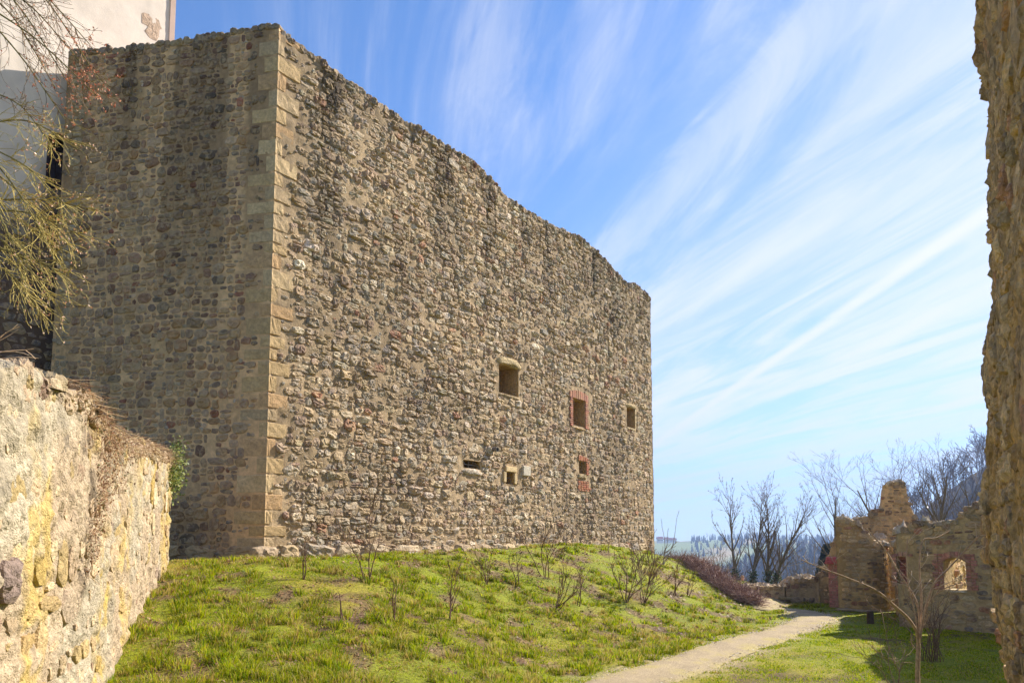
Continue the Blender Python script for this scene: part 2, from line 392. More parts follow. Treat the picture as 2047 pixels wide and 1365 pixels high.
def pick_colors(n, rng, palette):
    wts = np.array([p[1] for p in palette], float); wts /= wts.sum()
    base = np.array([lin(*p[0]) for p in palette])
    c = base[rng.choice(len(palette), n, p=wts)]
    c = c*.72+.28*c.mean(1, keepdims=True)*(MORT/MORT.mean())*1.02
    return c*rng.uniform(.84, 1.15, (n, 1))*(1+rng.normal(0, .018, (n, 3)))
PAL_R = [((188, 180, 168), 5), ((172, 165, 156), 4), ((202, 190, 172), 5), ((194, 173, 144), 6), ((176, 154, 138), 4), ((162, 138, 124), 3), ((184, 134, 112), .6), ((224, 216, 205), 1.0), ((154, 148, 142), 2), ((184, 164, 138), 6)]
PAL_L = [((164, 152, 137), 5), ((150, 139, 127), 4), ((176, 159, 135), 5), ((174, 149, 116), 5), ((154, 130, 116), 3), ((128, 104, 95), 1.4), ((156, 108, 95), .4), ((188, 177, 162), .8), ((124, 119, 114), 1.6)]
PAL_RUIN = [((190, 163, 118), 5), ((170, 146, 108), 4), ((206, 174, 124), 4), ((154, 136, 106), 3), ((142, 114, 90), 2), ((176, 118, 88), 1), ((126, 114, 98), 1.5)]
MAXP = 300
def add_stones(parent, sets, nmax=MAXP, name='stone', K=11, mat=None, smooth=False):
    """sets: list of (V (n,nv,3), cols (n,3)); the largest in view become objects, the rest one mesh"""
    mat = mat or M_STONE
    V = np.concatenate([s[0] for s in sets]); col = np.concatenate([s[1] for s in sets])
    n, nv = V.shape[:2]; f3, f4 = stone_template(K)
    x, y, dep = project(V); inside = (x.mean(1) > 5) & (x.mean(1) < 2042) & (y.mean(1) > 5) & (y.mean(1) < 1360) & (V[..., 1].mean(1) > 1)
    ar = (x[:, :K].max(1)-x[:, :K].min(1))*(y[:, :K].max(1)-y[:, :K].min(1))*inside
    order = np.argsort(-ar); solo = order[:nmax][ar[order[:nmax]] > 60]; rest = np.setdiff1d(np.arange(n), solo)
    rr = np.random.default_rng(5)
    def vc(i):
        c = np.repeat(col[i][:, None], nv, 1); return c*rr.uniform(.88, 1.12, (len(i), nv, 1))
    cs = vc(solo)
    for k, i in enumerate(solo): put(name, V[i], [f3, f4], mat, parent, cs[k], smooth, origin=V[i].mean(0))
    if len(rest):
        off = (np.arange(len(rest))*nv)[:, None, None]
        o = put(name+'work', V[rest].reshape(-1, 3), [(f3[None]+off).reshape(-1, 3), (f4[None]+off).reshape(-1, 4)], mat, parent, vc(rest).reshape(-1, 3), smooth)
        o['kind'] = 'stuff'
    return n
def wall_body(parent, name, mapf, us, vs, topf, T, holes, amp, mat, colf, seed, ntop=4, taper=0.0, hscale=6.0):
    """closed wall with displaced front; rows climb the front, cross the top, go down the back"""
    us = np.array(us); nu = len(us); tp = topf(us)
    rows_u, rows_v, rows_h, kind = [], [], [], []
    for v in vs: rows_u.append(us); rows_v.append(np.minimum(v, tp)); rows_h.append(np.zeros(nu)); kind.append(0)
    for k in range(1, ntop): rows_u.append(us); rows_v.append(tp.copy()); rows_h.append(np.full(nu, -T*k/ntop)); kind.append(1)
    vb = np.unique(np.r_[vs[::7], vs[-1], [x for h in holes for x in h[2:4]]])
    for v in vb[::-1]: rows_u.append(us); rows_v.append(np.minimum(v, tp)); rows_h.append(np.full(nu, -T)); kind.append(2)
    U = np.array(rows_u); Vv = np.array(rows_v); Hh = np.array(rows_h); K = np.array(kind)[:, None]
    nz = (fbm(U*hscale, Vv*hscale+Hh*3, seed, 4)-.5)*2*amp+(fbm(U*.7, Vv*.7, seed+5, 2)-.5)*amp
    mask = np.ones_like(U)
    for (a, b, c, d) in holes:
        inside = (U > a-.01) & (U < b+.01) & (Vv > c-.01) & (Vv < d+.01); mask[inside] = 0
    Hd = Hh+np.where(K == 0, nz, np.where(K == 2, -nz, 0))*mask
    Vd = Vv+np.where(K == 1, nz*1.6, 0)
    P = np.stack(mapf(U, Vd, Hd), -1)
    nr = len(U); i = np.arange(nr-1)[:, None]*nu+np.arange(nu-1)[None]
    Fq = np.stack([i, i+1, i+nu+1, i+nu], -1)
    uc = (U[:-1, :-1]+U[1:, 1:])/2; vc_ = (Vv[:-1, :-1]+Vv[1:, 1:])/2; same = (K[:-1]+K[1:])
    keep = np.ones(uc.shape, bool)
    for (a, b, c, d) in holes: keep &= ~((uc > a) & (uc < b) & (vc_ > c) & (vc_ < d) & (same != 1))
    keep &= ~((np.abs(Vv[1:, :-1]-Vv[:-1, :-1]) < 1e-6) & (np.abs(Vv[1:, 1:]-Vv[:-1, 1:]) < 1e-6) & (np.abs(Hh[1:, :-1]-Hh[:-1, :-1]) < 1e-6))
    Fq = Fq[keep]
    caps = []
    for c_ in (0, nu-1):
        ring = [j for j in range(nr) if j == 0 or abs(Vv[j, c_]-Vv[j-1, c_]) > 1e-6 or abs(Hh[j, c_]-Hh[j-1, c_]) > 1e-6]
        caps.append(np.array([[j*nu+c_ for j in (ring[::-1] if c_ == 0 else ring)]]))
    col = colf(U, Vv, P)
    return put(name, P.reshape(-1, 3), [Fq]+caps, mat, parent, col.reshape(-1, 3), smooth=True)
def linmap(P0, d, n, lean=0.0):
    P0 = np.asarray(P0, float)
    return lambda u, v, h: (P0[0]+d[0]*u+n[0]*(h-lean*v), P0[1]+d[1]*u+n[1]*(h-lean*v), v+0*u)
def axis(a, b, step, extra=()):
    xs = np.linspace(a, b, max(2, int(round((b-a)/step))+1))
    for e in extra: xs = xs[np.abs(xs-e) > step*.35]
    return np.sort(np.r_[xs, np.array(list(extra), float)])
def reveal(parent, name, mapf, hole, T, mat, col, back=None):
    a, b, c, d = hole; nseg = 3; V = []; Fq = []
    hs = np.linspace(0.0, -T, nseg+1)
    for h in hs:
        for (u, v) in ((a, c), (b, c), (b, d), (a, d)): V.append(mapf(np.array(u), np.array(v), np.array(h)))
    for k in range(nseg):
        for j in range(4): Fq.append((k*4+j, k*4+(j+1) % 4, k*4+4+(j+1) % 4, k*4+4+j))
    return put(name, np.array(V).reshape(-1, 3), np.array(Fq), mat, parent, np.tile(col, (len(V), 1)))

# ------------------------------------------------------------------ the castle building
mapR = linmap(CR, dR, nR); mapL = linmap(CR, dL, nL)
TOPR = [(545, 52), (600, 92), (700, 165), (800, 237), (900, 297), (950, 327), (968, 345), (990, 368), (1010, 392), (1050, 420), (1110, 455), (1160, 475), (1185, 497), (1210, 520), (1250, 566), (1272, 569), (1285, 580), (1297, 594)]
tr = np.array([plane_uv(*p, CR, dR) for p in TOPR])
TOPL = [(545, 52), (500, 58), (430, 70), (322, 86), (250, 97), (135, 106)]
tl = np.array([plane_uv(*p, CR, dL) for p in TOPL])
def topR(u): return np.interp(u, tr[:, 0], tr[:, 1])+(fbm(np.asarray(u)*3.1, np.asarray(u)*0+.5, 71, 3)-.5)*.14
def topL(u): return np.interp(u, tl[:, 0], tl[:, 1])+(fbm(np.asarray(u)*3.1, np.asarray(u)*0+.5, 72, 3)-.5)*.2
HOLES = {'w1': (9.52, 10.72, 7.6, 8.70), 'w2': (14.52, 15.50, 7.06, 8.19), 'w3': (19.34, 20.15, 7.6, 8.53),
         'w4': (7.57, 8.46, 4.73, 5.0), 'w5': (9.93, 10.42, 4.33, 4.77), 'w6': (15.0, 15.55, 5.08, 5.60)}
castle = thing('castle_building', 'huge roofless rubble stone castle building on the grassy mound with small windows', 'building', (CR[0], CR[1], 1.8))
MAPC = None
def stain_R(u, v):
    s = sstep(fbm(u*1.1, v*.16, 81, 3), .52, .72)*sstep(v, 8, 15)*.5
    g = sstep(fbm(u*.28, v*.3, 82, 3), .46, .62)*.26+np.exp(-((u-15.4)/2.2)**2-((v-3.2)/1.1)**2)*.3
    up = sstep(u, 5, 18)*.06
    return 1-s-g-up
def stain_shade_L(u, v):
    s = sstep(fbm(u*1.7, v*.10, 83, 3), .45, .62)*sstep(v, 5, 14)*.5
    col = np.exp(-((u-4.35-.12*np.sin(v))/.42)**2)*sstep(v, 10, 14.5)*.42
    low = np.exp(-((u-2.2)/1.0)**2)*(1-sstep(v, 2.2, 4.4))*.5  # shade beside the garden wall, painted into the tone of the lower face
    return (1-s)*(1-col)*(1-low)
def castle_walls():
    hl = list(HOLES.values())
    ex_u = [x for h in hl for x in h[:2]]; ex_v = [x for h in hl for x in h[2:]]
    us = axis(-0.0, LEN_R, 0.08, ex_u); vs = axis(1.2, 16.2, 0.08, ex_v)
    def colR(U, V, P):
        n = fbm(U*1.7, V*1.7, 3, 4)[..., None]
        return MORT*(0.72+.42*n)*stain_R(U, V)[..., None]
    wall_body(castle, 'wall', mapR, us, vs, topR, 1.5, hl, 0.042, M_MORTAR, colR, 101)
    us = axis(0.0, LEN_L, 0.085); vs = axis(1.2, 16.3, 0.085)
    def colL(U, V, P):
        n = fbm(U*1.7, V*1.7, 4, 4)[..., None]
        g = sstep(fbm(U*1.2, V*1.2, 84, 3), .55, .7)[..., None]*.3*sstep(U, 1.5, 4)[..., None]
        c = lin(222, 182, 134)*(0.66+.5*n)*stain_shade_L(U, V)[..., None]
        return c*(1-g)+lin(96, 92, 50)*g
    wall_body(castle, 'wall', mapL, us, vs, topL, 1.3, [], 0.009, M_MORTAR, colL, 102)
    # rear and west walls close the shell
    pW = CR+dL*LEN_L; mapW = linmap(pW+dR*0.62, dR, -nR); plain = lambda U, V, P: np.broadcast_to(MORT*.8, U.shape+(3,))
    wall_body(castle, 'wall', mapW, axis(0, 20.9, .8), axis(-2.2, 14.6, .8), lambda u: 14.4+0*u, 1.2, [], .03, M_MORTAR, plain, 103)
    pE = CR+dR*(LEN_R-.06)-nR*0.06; dE = (pW+dR*21.5)-pE; lnE = np.linalg.norm(dE); dE /= lnE; nE = np.array([dE[1], -dE[0]]); pE = pE+dE*.66; lnE -= .66
    if nE@dR < 0: nE = -nE
    wall_body(castle, 'wall', linmap(pE, dE, nE), axis(0, lnE, .6), axis(-2.2, 13.6, .6), lambda u: 13.4+0*u, 1.2, [], .03, M_MORTAR, plain, 104)
castle_walls()
def quoin_layout():
    rng = np.random.default_rng(21); v = 1.95; k = 0; out = []
    while v < 15.5:
        hh = min(rng.uniform(.26, .48), 15.6-v)
        if hh < .15: break
        a, b = ((rng.uniform(.42, .72), rng.uniform(.22, .42)) if k % 2 else (rng.uniform(.18, .34), rng.uniform(.42, .85)))
        out.append((v, hh, a, b)); v += hh+.012; k += 1
    return np.array(out)
QL = quoin_layout()
def quoin_free(R, side):
    i = [np.clip(np.searchsorted(QL[:, 0], R[:, 1]+e, side='right')-1, 0, len(QL)-1) for e in (-R[:, 3], R[:, 3]*0, R[:, 3])]
    return R[:, 0]-R[:, 2] > np.maximum.reduce([QL[j, 2 if side == 'R' else 3] for j in i])-.01
def castle_stones():
    rng = np.random.default_rng(11); import random as _r; pr = _r.Random(4)
    R = bsp(0.02, LEN_R, 1.35, 16.0, pr, 0.315, 0.2)
    R[:, 1] += (vn(R[:, 0]*.8, R[:, 1]*.5, 7)-.5)*.16; R[:, 0] += rng.normal(0, .012, len(R)); R[:, 1] += rng.normal(0, .012, len(R))
    g = rng.uniform(-.004, .02, len(R)); R[:, 2] = np.maximum(R[:, 2]-g, .03); R[:, 3] = np.maximum(R[:, 3]-g*.9, .025)
    keep = (R[:, 1]+R[:, 3] < topR(R[:, 0])+.05) & (R[:, 0]+R[:, 2] < LEN_R+.02) & quoin_free(R, 'R') & (rng.random(len(R)) > .045)
    pads = {'w1': (.12, .1, .3), 'w2': (.4, .06, .42), 'w3': (.1, .06, .25), 'w4': (.05, .3, .04), 'w5': (.2, .04, .22), 'w6': (.3, .75, .28)}
    for k, (a, b, c, d) in HOLES.items():
        ps, pb, pt = pads[k]
        keep &= ~((R[:, 0]+R[:, 2] > a-ps) & (R[:, 0]-R[:, 2] < b+ps) & (R[:, 1]+R[:, 3] > c-pb) & (R[:, 1]-R[:, 3] < d+pt))
    R = R[keep]
    VR = stones(mapR, R, rng, H=(.016, .068), pw=(2.6, 5.5))
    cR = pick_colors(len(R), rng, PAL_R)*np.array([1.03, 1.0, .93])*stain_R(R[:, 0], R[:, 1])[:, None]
    def fill(mp, n, L, top, holes, pal, stain_shade, H):
        f = np.stack([rng.uniform(.2, L-.05, n), rng.uniform(1.9, 15.8, n), rng.uniform(.035, .085, n), rng.uniform(.025, .06, n)], 1); k = (f[:, 1] < top(f[:, 0])-.05) & quoin_free(f, 'R' if L > 10 else 'L')
        for a, b, c, d in holes: k &= ~((f[:, 0] > a-.12) & (f[:, 0] < b+.12) & (f[:, 1] > c-.1) & (f[:, 1] < d+.12))
        f = f[k]; return stones(mp, f, rng, H=H, embed=.03, K=7), pick_colors(len(f), rng, pal)*stain_shade(f[:, 0], f[:, 1])[:, None]
    FR = fill(mapR, 5600, LEN_R, topR, HOLES.values(), PAL_R, stain_R, (.03, .07))
    # cap row along the ragged top
    capu = np.arange(.1, LEN_R-.1, .2)+rng.uniform(-.07, .07, len(np.arange(.1, LEN_R-.1, .2)))
    cap = np.stack([capu, topR(capu)-.05, rng.uniform(.07, .16, len(capu)), rng.uniform(.07, .15, len(capu))], 1)
    VC = stones(mapR, cap, rng, H=(.02, .09), embed=.35); cC = pick_colors(len(cap), rng, PAL_L)*.8
    R2 = bsp(0.02, LEN_L, 1.35, 16.1, pr, 0.27, 0.2)
    R2[:, 1] += (vn(R2[:, 0]*.8, R2[:, 1]*.5, 8)-.5)*.14
    g = rng.uniform(-.002, .022, len(R2)); R2[:, 2] = np.maximum(R2[:, 2]-g, .03); R2[:, 3] = np.maximum(R2[:, 3]-g*.9, .025)
    keep = (R2[:, 1]+R2[:, 3] < topL(R2[:, 0])+.05) & (R2[:, 0]+R2[:, 2] < LEN_L) & quoin_free(R2, 'L') & (rng.random(len(R2)) > .07)
    R2 = R2[keep]
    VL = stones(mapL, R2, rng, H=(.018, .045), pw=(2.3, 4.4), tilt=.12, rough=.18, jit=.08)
    cL = pick_colors(len(R2), rng, PAL_L)*np.array([1.22, 1.03, .85])*.86*stain_shade_L(R2[:, 0], R2[:, 1])[:, None]
    edge = R2[:, 0] > LEN_L-.55; cL[edge] = lin(168, 150, 122)*rng.uniform(.8, 1.1, (edge.sum(), 1))
    capu = np.arange(.1, LEN_L-.1, .2); cap = np.stack([capu, topL(capu)-.04, rng.uniform(.08, .16, len(capu)), rng.uniform(.06, .13, len(capu))], 1)
    VC2 = stones(mapL, cap, rng, H=(.02, .07), embed=.3); cC2 = pick_colors(len(cap), rng, PAL_L)*.75
    # top surface rubble so that the wall head reads as broken
    tm = lambda u, w_, h: tuple(np.array(mapR(u, topR(u)+h, -w_))); 
    cu = rng.uniform(.2, LEN_R-.2, 260); ct = np.stack([cu, rng.uniform(.15, 1.3, 260), rng.uniform(.08, .2, 260), rng.uniform(.08, .2, 260)], 1)
    VT = stones(tm, ct, rng, H=(.05, .16)); cT = pick_colors(260, rng, PAL_L)*.9
    FL = fill(mapL, 1300, LEN_L, topL, [], PAL_L, stain_shade_L, (.015, .04))
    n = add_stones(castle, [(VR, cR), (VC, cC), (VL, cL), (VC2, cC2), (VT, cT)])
    add_stones(castle, [FR, FL], nmax=0, name='pinning_stone', K=7)
    print('castle stones', n)
castle_stones()
def quoins():
    rng = np.random.default_rng(22)
    for k, (v, hh, a, b) in enumerate(QL):
        vs = np.array([v+.0, v+.03, v+hh*.35, v+hh*.68, v+hh-.03, v+hh]); m = len(vs)
        ue = np.array([a+.02, a, a*.75, a*.5, a*.25, .03]); se = np.array([.03, b*.25, b*.5, b*.75, b, b+.02])
        P = np.zeros((m, 13, 3)); nz = rng.normal(0, .005, (m, 13)); nz[0] = nz[-1] = -.05; nz[1] += -.004; nz[:, 0] = nz[:, 12] = -.06
        for j in range(m):
            for i in range(6): P[j, i] = np.ravel(mapR(np.array(ue[i]), np.array(vs[j]), np.array(.022+nz[j, i])))
            bis = (nR+nL); bis = bis/np.linalg.norm(bis); off = .034+min(nz[j, 6], .006)
            P[j, 6] = (*(CR+bis*off*1.15), vs[j])
            for i in range(6): P[j, 7+i] = np.ravel(mapL(np.array(se[i]), np.array(vs[j]), np.array(.012+nz[j, 7+i])))
        i0 = np.arange(m-1)[:, None]*13+np.arange(12)[None]
        Fq = np.stack([i0, i0+13, i0+14, i0+1], -1).reshape(-1, 4)
        c = lin(*[(202, 172, 126), (196, 166, 120), (190, 164, 126), (206, 178, 134), (196, 160, 116)][rng.integers(5)])*rng.uniform(.86, 1.04)
        put('quoin', P.reshape(-1, 3), Fq, M_STONE2, castle, np.tile(c, (m*13, 1))*rng.uniform(.9, 1.1, (m*13, 1)), origin=P.mean((0, 1)))
    # base course of large blocks
    u = -.35
    while u < 21.5:
        wd = rng.uniform(.55, 1.3)*(1 if u < 8 else .8); hw = wd/2-.02
        R = np.array([[u+wd/2, 2.0+rng.uniform(-.02, .02), hw, rng.uniform(.17, .21)]])
        V = stones(mapR, R, rng, H=(.045, .07), K=11, pw=(4, 6), jit=.05, rough=.2)
        f3, f4 = stone_template(11); c = lin(*[(190, 170, 140), (196, 172, 134), (176, 154, 126), (168, 154, 136)][rng.integers(4)])
        put('plinth_stone', V[0], [f3, f4], M_STONE, castle, np.tile(c, (V.shape[1], 1)), origin=V[0].mean(0)); u += wd+.03
    s = .1
    while s < 3.2:
        wd = rng.uniform(.8, 1.3); R = np.array([[s+wd/2, 2.0, wd/2-.02, .17]])
        V = stones(mapL, R, rng, H=(.04, .06), pw=(4, 6), jit=.05, rough=.2); f3, f4 = stone_template(11)
        put('plinth_stone', V[0], [f3, f4], M_STONE, castle, np.tile(lin(176, 148, 108), (V.shape[1], 1)), origin=V[0].mean(0)); s += wd+.03
M_STONE2 = mat_attr('dressed_stone', var=(0.72, 1.18), nscale=13, bump=0.8, bscale=26, bdist=0.03)
quoins()
def brick_row(parent, mapf, items, h0, h1, rng, tone=(180, 126, 102), name='brick'):
    """items: (u0,u1,v0,v1) rectangles, one object each sharing no plane with the wall"""
    for (u0, u1, v0, v1) in items:
        hj = h1+rng.uniform(-.006, .008)
        V = boxv(mapf, u0, u1, v0, v1, h0, hj)
        c = lin(*tone)*rng.uniform(.72, 1.2)*(1+rng.normal(0, .04, 3))
        bevel_obj(put(name, V, BOXF, M_BRICK, parent, np.tile(c, (8, 1)), origin=V.mean(0)), .008)
def rough_bar(parent, name, mapf, u0, u1, v0, v1, h0, h1, mat, col, rng, nu=9, nv=4, amp=.018, rnd=.06, drop=0.0):
    """a rounded, uneven lintel/sill beam: front, top and bottom as a half-round sweep"""
    us = np.linspace(u0, u1, nu); th = np.linspace(-.5*math.pi, .5*math.pi, 9); vc_, rv = (v0+v1)/2, (v1-v0)/2
    P = np.zeros((nu, 9, 3))
    for i, u in enumerate(us):
        e = 1-.35*max(0, abs(2*i/(nu-1)-1)-.7)/.3
        for j, t in enumerate(th):
            v = vc_+rv*e*np.sign(math.sin(t))*abs(math.sin(t))**.6+rng.normal(0, amp*.5)-drop*abs(2*i/(nu-1)-1)**2
            h = h0+(h1-h0)*e*abs(math.cos(t))**.5+(rng.normal(0, amp) if 0 < j < 8 else 0)
            P[i, j] = np.ravel(mapf(np.array(u), np.array(v), np.array(h)))
    i0 = np.arange(nu-1)[:, None]*9+np.arange(8)[None]
    Fq = np.stack([i0, i0+9, i0+10, i0+1], -1).reshape(-1, 4)
    caps = [list(range(9)), list(range((nu-1)*9+8, (nu-1)*9-1, -1))]
    tri = [(c[0], c[k], c[k+1]) for c in caps for k in range(1, 8)]
    return put(name, P.reshape(-1, 3), [np.array(tri), Fq], mat, parent, np.tile(col, (nu*9, 1))*rng.uniform(.88, 1.1, (nu*9, 1)), smooth=True)
def castle_windows():
    rng = np.random.default_rng(33)
    LW = {'w1': 'large square window opening under a rounded lime lintel', 'w2': 'tall window framed in red brick', 'w3': 'small window near the far end under a stone lintel',
          'w4': 'low barred slit window with a pale stone sill', 'w5': 'small barred window framed by cream stone', 'w6': 'narrow slit with crumbling red brick below'}
    for k, hole in HOLES.items():
        a, b, c, d = hole; deep = 1.5 if k in ('w1',) else .8
        win = reveal(castle, 'window', mapR, hole, deep, M_LIME, lin(196, 164, 112)); win['label'] = LW[k]
        # inner narrowing of the reveal (splay) and the back
        def child(nm, V, mat, col): return put(nm, V, BOXF, mat, win, np.tile(col, (8, 1)), origin=V.mean(0))
        if k == 'w1':
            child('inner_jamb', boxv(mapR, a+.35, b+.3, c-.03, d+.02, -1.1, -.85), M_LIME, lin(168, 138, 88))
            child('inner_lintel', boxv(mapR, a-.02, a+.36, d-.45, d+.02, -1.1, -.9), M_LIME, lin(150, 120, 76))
            rough_bar(win, 'lintel', mapR, a-.16, b+.14, d-.02, d+.27, -.1, .07, M_LIME, lin(206, 182, 138), rng, drop=.08)
            rough_bar(win, 'sill', mapR, a-.05, b+.05, c-.13, c-.005, -.1, .05, M_LIME, lin(176, 152, 114), rng)
        if k in ('w2', 'w3'):
            child('back_board', boxv(mapR, a-.02, b+.02, c-.02, d+.02, -.86, -.78), M_WOOD, lin(140, 114, 72))
        if k == 'w3':
            rough_bar(win, 'lintel', mapR, a-.12, b+.14, d, d+.2, -.1, .06, M_LIME, lin(206, 182, 138), rng)
            rough_bar(win, 'sill', mapR, a-.05, b+.08, c-.12, c-.005, -.1, .04, M_LIME, lin(196, 172, 130), rng)
            child('jamb', boxv(mapR, b+.002, b+.1, c, d, -.3, .02), M_LIME, lin(206, 182, 138))
        if k == 'w2':
            items = []
            n = 9; wd = (b-a+.46)/n
            for i in range(n): items.append((a-.23+i*wd+.006, a-.23+(i+1)*wd-.006, d+.01, d+.36-.10*abs((i-4)/4)**2))
            v = c-.04
            while v < d-.02:
                items.append((a-.26+rng.uniform(0, .08), a-.012, v, v+.075)); items.append((b+.012, b+.22+rng.uniform(0, .1), v, v+.075)); v += .088
            brick_row(win, mapR, items, -.12, .045, rng)
            rough_bar(win, 'sill', mapR, a-.1, b+.06, c-.14, c-.06, -.1, .06, M_LIME, lin(206, 176, 130), rng)
        if k == 'w4':
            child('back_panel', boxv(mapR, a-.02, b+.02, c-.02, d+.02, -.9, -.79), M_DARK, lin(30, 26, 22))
            rough_bar(win, 'sill', mapR, a-.1, b+.12, c-.24, c-.005, -.1, .06, M_STONE, lin(196, 180, 160), rng)
            for x in (.18, .42, .66): child('bar', boxv(mapR, a+x, a+x+.025, c, d, -.16, -.135), M_IRON, lin(150, 140, 125))
            child('bar', boxv(mapR, a, b, (c+d)/2-.012, (c+d)/2+.013, -.133, -.11), M_IRON, lin(150, 140, 125))
        if k == 'w5':
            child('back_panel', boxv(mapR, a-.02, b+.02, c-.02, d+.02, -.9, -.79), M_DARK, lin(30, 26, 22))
            cream = lin(224, 196, 146)
            bevel_obj(child('lintel', boxv(mapR, a-.05, b+.13, d+.003, d+.19, -.15, .07), M_STONE2, cream), .015)
            bevel_obj(child('jamb', boxv(mapR, a-.16, a-.003, c+.05, d-.002, -.3, .05), M_STONE2, cream*.9), .015)
            bevel_obj(child('jamb', boxv(mapR, b+.003, b+.14, c+.02, d-.002, -.5, .05), M_STONE2, cream), .015)
            child('bar', boxv(mapR, a+.1, a+.12, c, d, -.2, -.18), M_IRON, lin(120, 112, 100))
            child('bar', boxv(mapR, a, b, (c+d)/2, (c+d)/2+.02, -.178, -.16), M_IRON, lin(120, 112, 100))
        if k == 'w6':
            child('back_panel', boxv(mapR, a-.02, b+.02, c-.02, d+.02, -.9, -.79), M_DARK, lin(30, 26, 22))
            items = []
            v = c-.02
            while v < d+.1: items.append((b+.012, b+.16+rng.uniform(0, .16), v, v+.075)); v += .09
            for i in range(5): items.append((a-.05+i*.13, a+.06+i*.13, d+.02, d+.2+rng.uniform(0, .05)))
            v = c-.72
            while v < c-.3:
                x = a-.15+rng.uniform(0, .1)
                while x < b+.2: items.append((x, x+.19, v, v+.07)); x += .215
                v += .085
            brick_row(win, mapR, items, -.12, .035, rng, (176, 112, 82))
            rough_bar(win, 'sill', mapR, a-.12, b+.02, c-.22, c-.005, -.1, .07, M_LIME, lin(180, 158, 118), rng)
    # pale block beside the small barred window
    V = boxv(mapR, 10.92, 11.38, 4.70, 5.06, -.1, .09)
    bevel_obj(put('stone_block', V, BOXF, M_STONE2, castle, np.tile(lin(212, 200, 178), (8, 1)), origin=V.mean(0)), .02, 2)
    # drain pipe stub
    p = np.ravel(mapR(np.array(9.17), np.array(5.5), np.array(0.0))); dirv = np.array([nR[0]*.9-dR[0]*.1, nR[1]*.9-dR[1]*.1, -.1])
    ring = []; 
    for (l, r) in ((-.1, .085), (.26, .085), (.26, .06), (-.05, .055)): ring.append((l, r))
    a = np.cross(dirv, [0, 0, 1]); a /= np.linalg.norm(a); b = np.cross(a, dirv); b /= np.linalg.norm(b)
    th = np.arange(14)*2*math.pi/14; V = np.concatenate([p+dirv*l+(a*np.cos(th)[:, None]+b*np.sin(th)[:, None])*r for l, r in ring])
    k = np.arange(14); k2 = (k+1) % 14; Fq = np.concatenate([np.stack([k+14*i, k2+14*i, k2+14*(i+1), k+14*(i+1)], 1) for i in range(3)])
    tri = np.array([(42, 42+i, 43+i) for i in range(1, 13)])
    put('drain_pipe', V, [tri, Fq], M_IRON, castle, smooth=False)
castle_windows()

